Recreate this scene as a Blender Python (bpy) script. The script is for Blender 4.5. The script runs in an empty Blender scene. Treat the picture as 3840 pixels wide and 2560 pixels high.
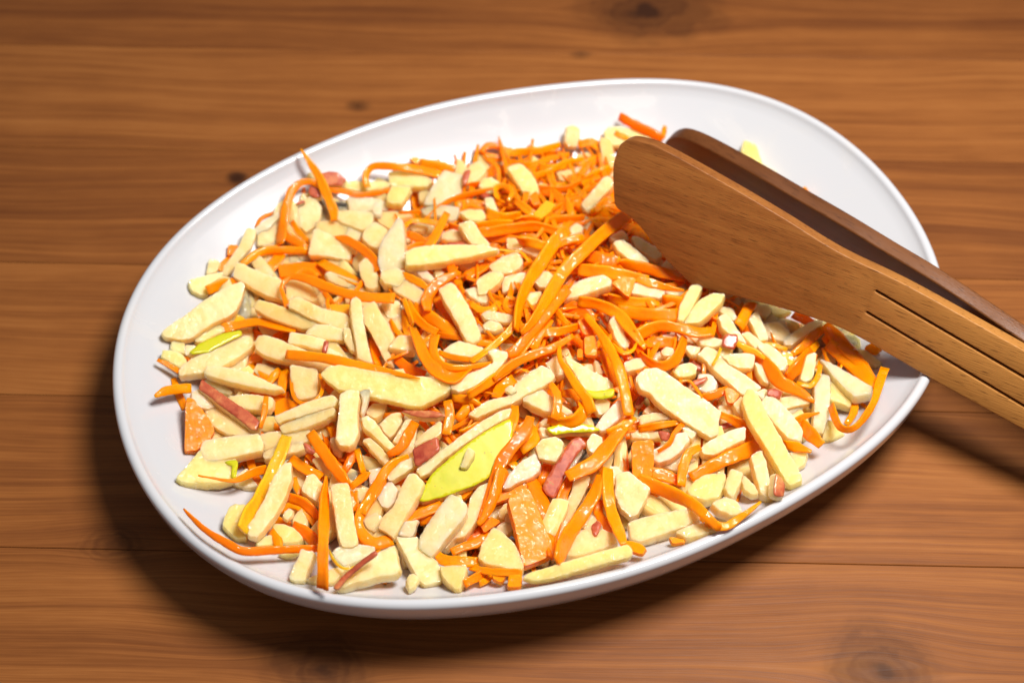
import bpy, bmesh, math, random
import numpy as np
from mathutils import Vector, Matrix, noise
from mathutils.geometry import delaunay_2d_cdt

R = math.radians
scene = bpy.context.scene
COL = scene.collection

# ------------------------------------------------------------------ camera
LENS, PITCH, CZ = 1.4, R(53), 0.487        # focal length / sensor width, look-down angle, height above the table (m)
cam_data = bpy.data.cameras.new("camera")
cam = bpy.data.objects.new("camera", cam_data)
COL.objects.link(cam)
cam.location = (0, 0, CZ)
cam.rotation_euler = (R(90) - PITCH, 0, 0)
cam_data.sensor_fit = 'HORIZONTAL'
cam_data.sensor_width = 36.0
cam_data.lens = 36.0 * LENS
cam_data.clip_start = 0.01
cam_data.clip_end = 50
cam_data.dof.use_dof = True
cam_data.dof.focus_distance = 0.535
cam_data.dof.aperture_fstop = 7.0
scene.camera = cam

# ------------------------------------------------------------------ world + lamp
world = bpy.data.worlds.new("World")
scene.world = world
world.use_nodes = True
bg = world.node_tree.nodes['Background']
bg.inputs['Color'].default_value = (0.92, 0.93, 1.0, 1)
bg.inputs['Strength'].default_value = 0.19
LAMP_POS = (0.20, 0.35, 0.62)
lamp_data = bpy.data.lights.new("ceiling_lamp", 'AREA')
lamp_data.shape = 'DISK'
lamp_data.size = 0.22
lamp_data.energy = 6.6
lamp_data.color = (1.0, 0.965, 0.925)
lamp = bpy.data.objects.new("ceiling_lamp", lamp_data)
COL.objects.link(lamp)
lamp.location = LAMP_POS
lamp.rotation_euler = (Vector((0.01, 0.37, 0.03)) - Vector(LAMP_POS)).to_track_quat('-Z', 'Y').to_euler()

scene.view_settings.view_transform = 'Standard'
scene.view_settings.look = 'None'
scene.view_settings.exposure = 0.0
scene.view_settings.gamma = 1.0
scene.render.engine = 'CYCLES'
try:
    scene.cycles.use_denoising = True
    scene.cycles.denoiser = 'OPENIMAGEDENOISE'
except Exception:
    pass
scene.cycles.max_bounces = 10
scene.cycles.diffuse_bounces = 5

# ------------------------------------------------------------------ sight lines of the photograph (3840 x 2560)
FPX = LENS * 3840
CAM = np.array([0.0, 0.0, CZ])
def ray(px, py):
    x = (px - 1920) / FPX; y = -(py - 1280) / FPX
    return np.array([x, math.cos(PITCH) + y * math.sin(PITCH), -math.sin(PITCH) + y * math.cos(PITCH)])
def at(px, py, z):
    d = ray(px, py)
    return CAM + d * ((z - CZ) / d[2])

# ------------------------------------------------------------------ node helpers
def new_mat(name):
    m = bpy.data.materials.new(name); m.use_nodes = True
    nt = m.node_tree
    return m, nt, nt.nodes['Principled BSDF']
def N(nt, typ, **kw):
    n = nt.nodes.new(typ)
    for k, v in kw.items():
        if k in n.inputs.keys() if isinstance(k, str) else False:
            n.inputs[k].default_value = v
        else:
            setattr(n, k, v)
    return n
def sock(nt, target, v):
    if isinstance(v, (int, float)): target.default_value = v
    elif isinstance(v, tuple): target.default_value = v
    else: nt.links.new(v, target)
def M(nt, op, a, b=0.0, c=0.0, clamp=False):
    n = nt.nodes.new('ShaderNodeMath'); n.operation = op; n.use_clamp = clamp
    sock(nt, n.inputs[0], a); sock(nt, n.inputs[1], b); sock(nt, n.inputs[2], c)
    return n.outputs[0]
def noise_tex(nt, vec, scale, detail=3.0, rough=0.55, dist=0.0, dim='3D', w=None):
    n = nt.nodes.new('ShaderNodeTexNoise'); n.noise_dimensions = dim
    if vec is not None: nt.links.new(vec, n.inputs['Vector'])
    n.inputs['Scale'].default_value = scale; n.inputs['Detail'].default_value = detail
    n.inputs['Roughness'].default_value = rough; n.inputs['Distortion'].default_value = dist
    if w is not None: sock(nt, n.inputs['W'], w)
    return n.outputs['Fac']
def mix(nt, fac, a, b, blend='MIX'):
    n = nt.nodes.new('ShaderNodeMix'); n.data_type = 'RGBA'; n.blend_type = blend
    sock(nt, n.inputs[0], fac); sock(nt, n.inputs[6], a); sock(nt, n.inputs[7], b)
    return n.outputs[2]
def ramp(nt, fac, stops):
    n = nt.nodes.new('ShaderNodeValToRGB'); e = n.color_ramp.elements
    while len(e) < len(stops): e.new(0.5)
    for k, (p, c) in enumerate(stops):
        e[k].position = p; e[k].color = c if len(c) == 4 else (*c, 1)
    nt.links.new(fac, n.inputs[0]); return n.outputs[0]
def mapr(nt, v, a, b, c=0.0, d=1.0, smooth=False):
    n = nt.nodes.new('ShaderNodeMapRange'); n.interpolation_type = 'SMOOTHSTEP' if smooth else 'LINEAR'
    sock(nt, n.inputs[0], v)
    for k, x in enumerate((a, b, c, d)): n.inputs[k + 1].default_value = x
    return n.outputs[0]
def comb(nt, x, y, z):
    n = nt.nodes.new('ShaderNodeCombineXYZ')
    for k, v in enumerate((x, y, z)): sock(nt, n.inputs[k], v)
    return n.outputs[0]
def bump(nt, h, strength, dist, normal=None):
    n = nt.nodes.new('ShaderNodeBump'); n.inputs['Strength'].default_value = strength
    n.inputs['Distance'].default_value = dist; nt.links.new(h, n.inputs['Height'])
    if normal is not None: nt.links.new(normal, n.inputs['Normal'])
    return n.outputs[0]
def objco(nt):
    tc = nt.nodes.new('ShaderNodeTexCoord'); oi = nt.nodes.new('ShaderNodeObjectInfo')
    v = nt.nodes.new('ShaderNodeVectorMath'); v.operation = 'MULTIPLY_ADD'
    nt.links.new(tc.outputs['Object'], v.inputs[0]); v.inputs[1].default_value = (1, 1, 1)
    v2 = nt.nodes.new('ShaderNodeVectorMath'); v2.operation = 'SCALE'
    v2.inputs[0].default_value = (3.1, 5.7, 2.3); nt.links.new(oi.outputs['Random'], v2.inputs['Scale'])
    nt.links.new(v2.outputs[0], v.inputs[2])
    return v.outputs[0], oi.outputs['Random']

# ------------------------------------------------------------------ materials
def apple_mat(name, c1, c2, c3, sss=1.0, rough=0.33, alpha_tr=0.0):
    m, nt, b = new_mat(name)
    v, rnd = objco(nt)
    pick = ramp(nt, rnd, [(0.0, c1), (0.45, c2), (1.0, c3)])
    patch = mapr(nt, noise_tex(nt, v, 150, 4, 0.65), 0.38, 0.66, 0, 1, True)
    col = mix(nt, M(nt, 'MULTIPLY', patch, 0.7), pick, (min(1, c2[0] * 0.99), c2[1] * 0.86, c2[2] * 0.60, 1))
    stain = mapr(nt, noise_tex(nt, v, 60, 2), 0.60, 0.80, 0, 0.55, True)
    col = mix(nt, stain, col, (0.86, 0.40, 0.06, 1))
    nt.links.new(col, b.inputs['Base Color'])
    b.inputs['Subsurface Weight'].default_value = sss
    b.inputs['Subsurface Radius'].default_value = (1.0, 0.96, 0.72)
    b.inputs['Subsurface Scale'].default_value = 0.008
    b.inputs['Specular IOR Level'].default_value = 0.2
    b.inputs['Coat Weight'].default_value = 0.5
    b.inputs['Coat IOR'].default_value = 1.45
    b.inputs['Coat Roughness'].default_value = 0.05
    if alpha_tr:
        b.inputs['Transmission Weight'].default_value = alpha_tr
    rr = noise_tex(nt, v, 350, 2)
    nt.links.new(mapr(nt, rr, 0.3, 0.7, rough + 0.05, rough + 0.25), b.inputs['Roughness'])
    h = noise_tex(nt, v, 480, 2)
    nb = bump(nt, h, 1.0, 0.0009)
    h0 = M(nt, 'ADD', noise_tex(nt, v, 800, 2), M(nt, 'MULTIPLY', noise_tex(nt, v, 260, 3), 1.6))
    nb0 = bump(nt, h0, 0.28, 0.0003)
    nt.links.new(nb0, b.inputs['Normal']); nt.links.new(nb, b.inputs['Coat Normal'])
    return m
def carrot_mat(name, c1, c2, c3, sss=0.3, wet=0.35, tr=0.0):
    m, nt, b = new_mat(name)
    v, rnd = objco(nt)
    pick = ramp(nt, rnd, [(0.0, c1), (0.5, c2), (1.0, c3)])
    patch = mapr(nt, noise_tex(nt, v, 70, 3), 0.3, 0.7, 0, 1, True)
    col = mix(nt, M(nt, 'MULTIPLY', patch, 0.45), pick, c3 if len(c3) == 4 else (*c3, 1))
    nt.links.new(col, b.inputs['Base Color'])
    b.inputs['Subsurface Weight'].default_value = sss
    b.inputs['Subsurface Radius'].default_value = (1.0, 0.5, 0.1)
    b.inputs['Subsurface Scale'].default_value = 0.003
    b.inputs['Coat Weight'].default_value = wet * 1.0
    b.inputs['Coat IOR'].default_value = 1.55
    b.inputs['Coat Roughness'].default_value = 0.07
    b.inputs['Specular IOR Level'].default_value = 0.12
    if tr: b.inputs['Transmission Weight'].default_value = tr
    nt.links.new(mapr(nt, noise_tex(nt, v, 240, 2), 0.3, 0.7, 0.25, 0.55), b.inputs['Roughness'])
    h = noise_tex(nt, v, 300, 1)
    nb = bump(nt, h, 1.0, 0.0013); nb0 = bump(nt, h, 0.3, 0.0004)
    nt.links.new(nb0, b.inputs['Normal']); nt.links.new(nb, b.inputs['Coat Normal'])
    return m
MAT = {}
MAT['A'] = apple_mat('apple_flesh', (0.90, 0.69, 0.34, 1), (0.93, 0.655, 0.30, 1), (0.95, 0.60, 0.26, 1))
MAT['Ay'] = apple_mat('apple_flesh_yellow', (0.92, 0.72, 0.27, 1), (0.93, 0.70, 0.26, 1), (0.94, 0.65, 0.20, 1))
MAT['Ao'] = apple_mat('apple_flesh_carrot_stained', (0.92, 0.58, 0.20, 1), (0.93, 0.62, 0.24, 1), (0.92, 0.52, 0.18, 1))
MAT['At'] = apple_mat('apple_flesh_glassy', (0.90, 0.78, 0.46, 1), (0.92, 0.77, 0.44, 1), (0.93, 0.74, 0.44, 1), sss=1.0, alpha_tr=0.2)
MAT['p'] = apple_mat('apple_flesh_pink', (0.93, 0.66, 0.42, 1), (0.94, 0.69, 0.45, 1), (0.92, 0.62, 0.40, 1))
MAT['C'] = carrot_mat('carrot', (1.0, 0.25, 0.0, 1), (1.0, 0.33, 0.0, 1), (1.0, 0.165, 0.0, 1), sss=0.7)
MAT['K'] = carrot_mat('carrot_slice', (1.0, 0.25, 0.0, 1), (1.0, 0.31, 0.0, 1), (1.0, 0.20, 0.0, 1), sss=0.7, wet=0.16)
MAT['Co'] = carrot_mat('carrot_translucent', (1.0, 0.46, 0.01, 1), (1.0, 0.50, 0.01, 1), (1.0, 0.38, 0.005, 1), sss=0.9, wet=0.7, tr=0.12)

def peel_mat(name, dark, mid, light, bias):
    m, nt, b = new_mat(name)
    v, rnd = objco(nt)
    n1 = noise_tex(nt, v, 260, 5, 0.7, 0.4)
    n2 = noise_tex(nt, v, 70, 2)
    f = M(nt, 'ADD', M(nt, 'MULTIPLY', n1, 0.55), M(nt, 'MULTIPLY', n2, 0.45))
    col = ramp(nt, f, [(0.33, dark), (0.5 + bias, mid), (0.72 + bias, light)])
    speck = mapr(nt, noise_tex(nt, v, 620, 1), 0.70, 0.78, 0, 1)
    col = mix(nt, M(nt, 'MULTIPLY', speck, 0.6), col, (0.30, 0.22, 0.04, 1))
    nt.links.new(col, b.inputs['Base Color'])
    b.inputs['Roughness'].default_value = 0.3
    b.inputs['Coat Weight'].default_value = 0.35
    b.inputs['Coat Roughness'].default_value = 0.07
    b.inputs['Specular IOR Level'].default_value = 0.25
    b.inputs['Subsurface Weight'].default_value = 0.1
    b.inputs['Subsurface Scale'].default_value = 0.002
    nb = bump(nt, noise_tex(nt, v, 120, 2), 0.25, 0.0003)
    nt.links.new(nb, b.inputs['Normal']); nt.links.new(nb, b.inputs['Coat Normal'])
    return m
MAT['R'] = peel_mat('red_peel', (0.28, 0.025, 0.014), (0.50, 0.11, 0.045), (0.72, 0.34, 0.11), 0.02)
MAT['G'] = peel_mat('green_peel', (0.50, 0.49, 0.008), (0.56, 0.53, 0.010), (0.64, 0.54, 0.03), 0.0)

def ceramic():
    m, nt, b = new_mat('white_glaze')
    b.inputs['Base Color'].default_value = (0.56, 0.565, 0.585, 1)
    b.inputs['Roughness'].default_value = 0.22
    b.inputs['Coat Weight'].default_value = 0.5
    b.inputs['Coat IOR'].default_value = 1.45
    b.inputs['Coat Roughness'].default_value = 0.08
    tc = nt.nodes.new('ShaderNodeTexCoord')
    nb = bump(nt, noise_tex(nt, tc.outputs['Object'], 28, 2), 0.12, 0.002)
    nt.links.new(nb, b.inputs['Coat Normal'])
    # thin dried film of dressing on the inside
    film = mapr(nt, noise_tex(nt, tc.outputs['Object'], 34, 4, 0.6, 0.6), 0.50, 0.74, 0, 0.35, True)
    col = mix(nt, film, (0.56, 0.565, 0.585, 1), (0.60, 0.575, 0.55, 1))
    nt.links.new(col, b.inputs['Base Color'])
    nt.links.new(mapr(nt, film, 0, 0.35, 0.2, 0.34), b.inputs['Roughness'])
    return m
MAT['dish'] = ceramic()

# table wood: KNOTS are (x, y, rx, ry, darkness) on the table top
def table_mat(KNOTS):
    m, nt, b = new_mat('stained_pine')
    geo = nt.nodes.new('ShaderNodeNewGeometry')
    sep = nt.nodes.new('ShaderNodeSeparateXYZ'); nt.links.new(geo.outputs['Position'], sep.inputs[0])
    x, y0 = sep.outputs[0], sep.outputs[1]
    y = M(nt, 'ADD', y0, M(nt, 'MULTIPLY', x, 0.0227))           # along the boards
    oi = nt.nodes.new('ShaderNodeObjectInfo'); rnd = oi.outputs['Random']
    rz = M(nt, 'MULTIPLY', rnd, 3.7)
    P = lambda sx, sy: comb(nt, M(nt, 'MULTIPLY', x, sx), M(nt, 'MULTIPLY', y, sy), rz)
    yy = M(nt, 'ADD', y, M(nt, 'MULTIPLY', M(nt, 'SUBTRACT', noise_tex(nt, P(3.0, 9.0), 1.0, 2), 0.5), 0.035))
    kmask = None; kring = None; kdark = None
    for (kx, ky, rx, ry, dk) in KNOTS:
        dx = M(nt, 'DIVIDE', M(nt, 'SUBTRACT', x, kx), rx)
        dy = M(nt, 'DIVIDE', M(nt, 'SUBTRACT', y, ky + 0.0227 * kx), ry)
        d = M(nt, 'SQRT', M(nt, 'ADD', M(nt, 'MULTIPLY', dx, dx), M(nt, 'MULTIPLY', dy, dy)))
        wob = M(nt, 'ADD', d, M(nt, 'MULTIPLY', M(nt, 'SUBTRACT', noise_tex(nt, P(70, 70), 1.0, 3), 0.5), 1.9))
        # the grain bends round the knot
        g = M(nt, 'EXPONENT', M(nt, 'MULTIPLY', M(nt, 'MULTIPLY', d, d), -0.16))
        s = M(nt, 'DIVIDE', dy, M(nt, 'ADD', M(nt, 'ABSOLUTE', dy), 0.6))
        yy = M(nt, 'SUBTRACT', yy, M(nt, 'MULTIPLY', M(nt, 'MULTIPLY', g, s), ry * 1.1))
        inner = mapr(nt, wob, 2.3, 0.9, 0, 1, True)
        halo = mapr(nt, wob, 2.6, 0.6, 0, 1, True)
        core = mapr(nt, wob, 0.42, 0.05, 0, 1, True)
        ring = M(nt, 'MULTIPLY', M(nt, 'SINE', M(nt, 'MULTIPLY', wob, 12.0)), 0.35)
        dd = M(nt, 'MULTIPLY', M(nt, 'ADD', M(nt, 'MULTIPLY', halo, 0.78), M(nt, 'MULTIPLY', core, 0.4)), dk)
        rg = M(nt, 'MULTIPLY', ring, inner)
        kdark = dd if kdark is None else M(nt, 'MAXIMUM', kdark, dd)
        kmask = inner if kmask is None else M(nt, 'MAXIMUM', kmask, inner)
        kring = rg if kring is None else M(nt, 'ADD', kring, rg)
    PP = lambda sx, sy: comb(nt, M(nt, 'MULTIPLY', x, sx), M(nt, 'MULTIPLY', yy, sy), rz)
    broad = noise_tex(nt, PP(1.6, 44), 1.0, 3, 0.6, 0.5)
    rings = noise_tex(nt, PP(2.6, 210), 1.0, 4, 0.62, 0.6)
    fine = noise_tex(nt, PP(22, 1300), 1.0, 3, 0.6)
    fibre = noise_tex(nt, PP(70, 3400), 1.0, 2, 0.6)
    blot = noise_tex(nt, P(16, 30), 1.0, 4, 0.65)
    g = M(nt, 'ADD', M(nt, 'MULTIPLY', broad, 0.26), M(nt, 'MULTIPLY', rings, 0.32))
    g = M(nt, 'ADD', g, M(nt, 'MULTIPLY', fine, 0.22))
    mid = noise_tex(nt, PP(6, 480), 1.0, 3, 0.6)
    g = M(nt, 'ADD', g, M(nt, 'MULTIPLY', M(nt, 'SUBTRACT', mid, 0.5), 0.18))
    g = M(nt, 'ADD', g, M(nt, 'MULTIPLY', blot, 0.16))
    g = M(nt, 'ADD', g, M(nt, 'MULTIPLY', kring, 0.10))
    g = M(nt, 'ADD', g, M(nt, 'MULTIPLY', M(nt, 'SUBTRACT', rnd, 0.5), 0.09))
    col = ramp(nt, g, [(0.34, (0.145, 0.043, 0.011)), (0.45, (0.23, 0.074, 0.017)), (0.53, (0.31, 0.105, 0.024)), (0.66, (0.42, 0.158, 0.039))])
    col = mix(nt, M(nt, 'MULTIPLY', M(nt, 'SUBTRACT', 1.0, fibre), 0.35), col, (0.10, 0.033, 0.010, 1))
    if kdark is not None:
        col = mix(nt, kdark, col, (0.040, 0.013, 0.005, 1))
    # fine pale scratches
    nt.links.new(col, b.inputs['Base Color'])
    nt.links.new(mapr(nt, fine, 0.3, 0.7, 0.42, 0.58), b.inputs['Roughness'])
    b.inputs['Specular IOR Level'].default_value = 0.14
    nb = bump(nt, M(nt, 'ADD', M(nt, 'MULTIPLY', fine, 0.7), M(nt, 'MULTIPLY', fibre, 0.5)), 0.35, 0.0003)
    nt.links.new(nb, b.inputs['Normal'])
    return m

def tong_mat(name, base, dark, light):
    m, nt, b = new_mat(name)
    tc = nt.nodes.new('ShaderNodeTexCoord')
    sep = nt.nodes.new('ShaderNodeSeparateXYZ'); nt.links.new(tc.outputs['Object'], sep.inputs[0])
    P = lambda s, t, u: comb(nt, M(nt, 'MULTIPLY', sep.outputs[0], s), M(nt, 'MULTIPLY', sep.outputs[1], t), M(nt, 'MULTIPLY', sep.outputs[2], u))
    a = noise_tex(nt, P(6, 170, 170), 1.0, 4, 0.6)
    f = noise_tex(nt, P(90, 2200, 2200), 1.0, 2, 0.6)
    q = noise_tex(nt, P(30, 60, 60), 1.0, 3, 0.6)
    g = M(nt, 'ADD', M(nt, 'MULTIPLY', a, 0.5), M(nt, 'ADD', M(nt, 'MULTIPLY', f, 0.28), M(nt, 'MULTIPLY', q, 0.22)))
    col = ramp(nt, g, [(0.32, dark), (0.5, base), (0.72, tuple(0.45 * p + 0.55 * q for p, q in zip(light, base)))])
    # lamp light on the handle end painted in: colour pales from blade to hinge
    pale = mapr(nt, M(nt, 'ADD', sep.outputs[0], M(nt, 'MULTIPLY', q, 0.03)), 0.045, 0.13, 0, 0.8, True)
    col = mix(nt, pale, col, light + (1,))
    pore = mapr(nt, noise_tex(nt, P(130, 2600, 2600), 1.0, 1), 0.63, 0.70, 0, 0.75)
    col = mix(nt, pore, col, (dark[0] * 0.4, dark[1] * 0.35, dark[2] * 0.35, 1))
    nt.links.new(col, b.inputs['Base Color'])
    nt.links.new(mapr(nt, q, 0.3, 0.7, 0.34, 0.52), b.inputs['Roughness'])
    b.inputs['Specular IOR Level'].default_value = 0.22
    nt.links.new(bump(nt, M(nt, 'ADD', f, M(nt, 'MULTIPLY', q, 0.8)), 0.35, 0.0004), b.inputs['Normal'])
    return m
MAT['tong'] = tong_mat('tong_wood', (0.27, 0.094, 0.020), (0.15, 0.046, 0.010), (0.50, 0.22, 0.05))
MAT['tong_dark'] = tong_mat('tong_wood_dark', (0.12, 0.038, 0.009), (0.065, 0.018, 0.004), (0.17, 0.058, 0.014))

# ------------------------------------------------------------------ object helpers
def mesh_obj(name, verts, faces, mat, parent=None, smooth=True, loc=None):
    verts = np.asarray(verts, float)
    c = verts.mean(0) if loc is None else np.asarray(loc, float)
    me = bpy.data.meshes.new(name)
    me.from_pydata((verts - c).tolist(), [], faces)
    me.materials.append(mat)
    if smooth: me.shade_smooth()
    me.update()
    if smooth == 'crisp': me.set_sharp_from_angle(angle=R(34))
    o = bpy.data.objects.new(name, me)
    COL.objects.link(o)
    if parent is None: o.location = c
    else:
        o.parent = parent
        o.location = Vector(c) - parent.location
    return o
def tag(o, label=None, cat=None, group=None, kind=None):
    if label: o['label'] = label
    if cat: o['category'] = cat
    if group: o['group'] = group
    if kind: o['kind'] = kind
    return o

# ------------------------------------------------------------------ table of glued boards
KN = []
for (vx, vy, rx, ry, dk) in [(735, 1535, .010, .008, .7), (2030, 1535, .011, .009, .7), (1490, 22, .019, .013, .85), (544, 410, .0028, .0024, 1.25), (822, 244, .0032, .0022, .8), (265, 1250, .0075, .005, .4), (1335, 125, .003, .0018, .6)]:
    p = at(vx * 1.6327, vy * 1.6327, 0.0)
    KN.append((p[0], p[1], rx, ry, dk))
MAT['table'] = table_mat(KN)
ANG = math.atan(-0.0227)
table = bpy.data.objects.new('table_top', None); COL.objects.link(table)
tag(table, kind='structure')
def board(y0, y1, x0, x1, th=0.028):
    # boards are straight prisms with a hair-thin worn arris along each glue line
    g, c = 0.00010, 0.00030
    prof = [(y0 + g, -th), (y0 + g, -c), (y0 + g + c, 0), (y1 - g - c, 0), (y1 - g, -c), (y1 - g, -th)]
    vs, fs = [], []
    for x in (x0, x1):
        for (y, z) in prof:
            vs.append((x * math.cos(ANG) - y * math.sin(ANG), x * math.sin(ANG) + y * math.cos(ANG), z))
    n = len(prof)
    for i in range(n):
        fs.append((i, (i + 1) % n, n + (i + 1) % n, n + i))
    fs.append(tuple(range(n))[::-1]); fs.append(tuple(range(n, 2 * n)))
    return mesh_obj('board', vs, fs, MAT['table'], table, smooth=False)
W = 0.0711
for k in range(-3, 12):
    a = 0.2638 + W * k
    board(a, a + W, -1.1, 1.1)

# ------------------------------------------------------------------ the dish
RIMZ = 0.037
RIM = [(682,1976),(805,2076),(927,2143),(1091,2204),(1254,2235),(1417,2249),(1520,2257),(1684,2253),(1888,2235),(2092,2196),(2296,2147),(2440,2104),(2706,2001),(3012,1833),(3257,1667),(3410,1511),(3477,1398),(447,1300),(443,1422),(457,1545),(484,1667),(533,1790),(622,1912),(518,1075),(582,972),(702,851),(822,752),(984,646),(1134,572),(1309,499),(1553,416),(1716,375),(1921,344),(2165,309),(2410,301),(2653,316),(2856,359),(2977,408),(3139,513),(3301,650),(3422,796),(3479,909),(3511,1038)]
rp = np.array([at(a, b, RIMZ)[:2] for a, b in RIM])
DC = (rp.min(0) + rp.max(0)) / 2
rr = np.hypot(*(rp - DC).T); rt = np.arctan2(rp[:, 1] - DC[1], rp[:, 0] - DC[0])
K = 6
def basis(t):
    t = np.asarray(t, float)
    return np.stack([np.ones_like(t)] + [f(k * t) for k in range(1, K + 1) for f in (np.cos, np.sin)], -1)
reg = np.diag([0] + [k ** 2 * 0.004 for k in range(1, K + 1) for _ in (0, 1)])
Bm = basis(rt)
coef = np.linalg.solve(Bm.T @ Bm + reg, Bm.T @ (1 / rr))
def rimR(t): return 1 / (basis(t) @ coef)
FLOOR = 0.0055
def dish_in(s):                      # height of the inner surface at fraction s of the rim radius
    u = np.clip((np.asarray(s, float) - 0.50) / 0.48, 0, 1.02)
    return FLOOR + (RIMZ - 0.003 - FLOOR) * u ** 1.9
def sfrac(x, y):
    dx, dy = x - DC[0], y - DC[1]
    return np.hypot(dx, dy) / rimR(np.arctan2(dy, dx))
def make_dish():
    prof = []                         # (s, absolute outward offset, z)
    for s in [0.0, 0.12, 0.25, 0.38, 0.46, 0.52, 0.58, 0.64, 0.70, 0.75, 0.80, 0.84, 0.88, 0.91, 0.94, 0.96, 0.98]:
        prof.append((s, 0.0, float(dish_in(s))))
    c = 0.0022
    for a in np.radians([160, 145, 130, 115, 100, 88, 76, 64, 50, 36, 20, 4, -14]):
        prof.append((1.0, c * math.cos(a), RIMZ - 0.0012 - c + c * math.sin(a) + 0.0012))
    for s, z in [(0.997, 0.0300), (0.990, 0.0262), (0.972, 0.0205), (0.94, 0.0155), (0.89, 0.0105), (0.83, 0.0070), (0.76, 0.0045), (0.71, 0.0032), (0.67, 0.0026), (0.655, 0.0015), (0.65, 0.0), (0.63, 0.0), (0.625, 0.002), (0.61, 0.003), (0.30, 0.003), (0.0, 0.003)]:
        prof.append((s, 0.0023 if s > 0.6 else 0, z))
    NT = 320
    th = np.linspace(0, 2 * math.pi, NT, endpoint=False)
    Rr = rimR(th); vs = []
    for (s, off, z) in prof:
        rad = Rr * s + off
        for k in range(NT):
            vs.append((DC[0] + rad[k] * math.cos(th[k]), DC[1] + rad[k] * math.sin(th[k]), z))
    fs = []
    for i in range(len(prof) - 1):
        for k in range(NT):
            k2 = (k + 1) % NT
            fs.append((i * NT + k, i * NT + k2, (i + 1) * NT + k2, (i + 1) * NT + k)[::-1])
    o = mesh_obj('serving_dish', vs, fs, MAT['dish'], loc=(DC[0], DC[1], 0))
    bm = bmesh.new(); bm.from_mesh(o.data)
    bmesh.ops.remove_doubles(bm, verts=bm.verts, dist=1e-6)
    bmesh.ops.recalc_face_normals(bm, faces=bm.faces)
    bm.to_mesh(o.data); bm.free(); o.data.shade_smooth()
    return tag(o, 'white glazed egg shaped dish filled with carrot and apple salad', 'dish')
dish = make_dish()

# ------------------------------------------------------------------ the heap the pieces lie on
LSTEP = 0.0021
def heap(x, y):
    s = sfrac(x, y)
    dome = 0.0085 + 0.0165 * (1 - np.clip(s / 0.97, 0, 1) ** 2.6)
    dome += 0.0025 * np.sin(x * 95 + 1.3) * np.sin(y * 110 + 0.4) * np.clip(1 - s, 0, 1)
    return np.maximum(dish_in(s) + 0.0006, dome)
ZS = np.linspace(0.065, 0.003, 420)
def on_heap(px, py, off):
    d = ray(px, py)
    t = (ZS - CZ) / d[2]
    X = CAM[None, :] + d[None, :] * t[:, None]
    s = sfrac(X[:, 0], X[:, 1])
    H = heap(X[:, 0], X[:, 1]) + off
    H = np.maximum(H, dish_in(s) + 0.0005)
    ok = (X[:, 2] <= H) & (s < 0.985)
    i = int(np.argmax(ok)) if ok.any() else len(ZS) - 1
    return X[i]

def smooth_poly(P, it=1):
    P = np.array(P, float)
    for _ in range(it):
        Q = np.roll(P, -1, 0)
        P = np.stack([P * 0.91 + Q * 0.09, P * 0.09 + Q * 0.91], 1).reshape(-1, 2)
    return P
def resample_closed(P, d):
    Q = np.vstack([P, P[:1]]); L = np.r_[0, np.cumsum(np.hypot(*np.diff(Q, axis=0).T))]
    n = max(8, int(round(L[-1] / d))); t = np.linspace(0, L[-1], n, endpoint=False)
    return np.stack([np.interp(t, L, Q[:, 0]), np.interp(t, L, Q[:, 1])], 1)
def inside(P, poly):
    x, y = P[:, 0], P[:, 1]; r = np.zeros(len(P), bool); n = len(poly)
    for i in range(n):
        (x1, y1), (x2, y2) = poly[i], poly[(i + 1) % n]
        c = ((y1 > y) != (y2 > y)) & (x < (x2 - x1) * (y - y1) / (y2 - y1 + 1e-15) + x1)
        r ^= c
    return r
def edge_dist(P, poly):
    A = poly; B = np.roll(poly, -1, 0); AB = B - A
    D = P[:, None, :] - A[None]
    t = np.clip((D * AB).sum(2) / ((AB ** 2).sum(1) + 1e-18), 0, 1)
    V = D - t[..., None] * AB
    d = np.hypot(V[..., 0], V[..., 1]); k = d.argmin(1)
    return d[np.arange(len(P)), k], V[np.arange(len(P)), k]
rng = np.random.default_rng(11)
UP = np.array([0, 0, 1.0])

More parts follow.
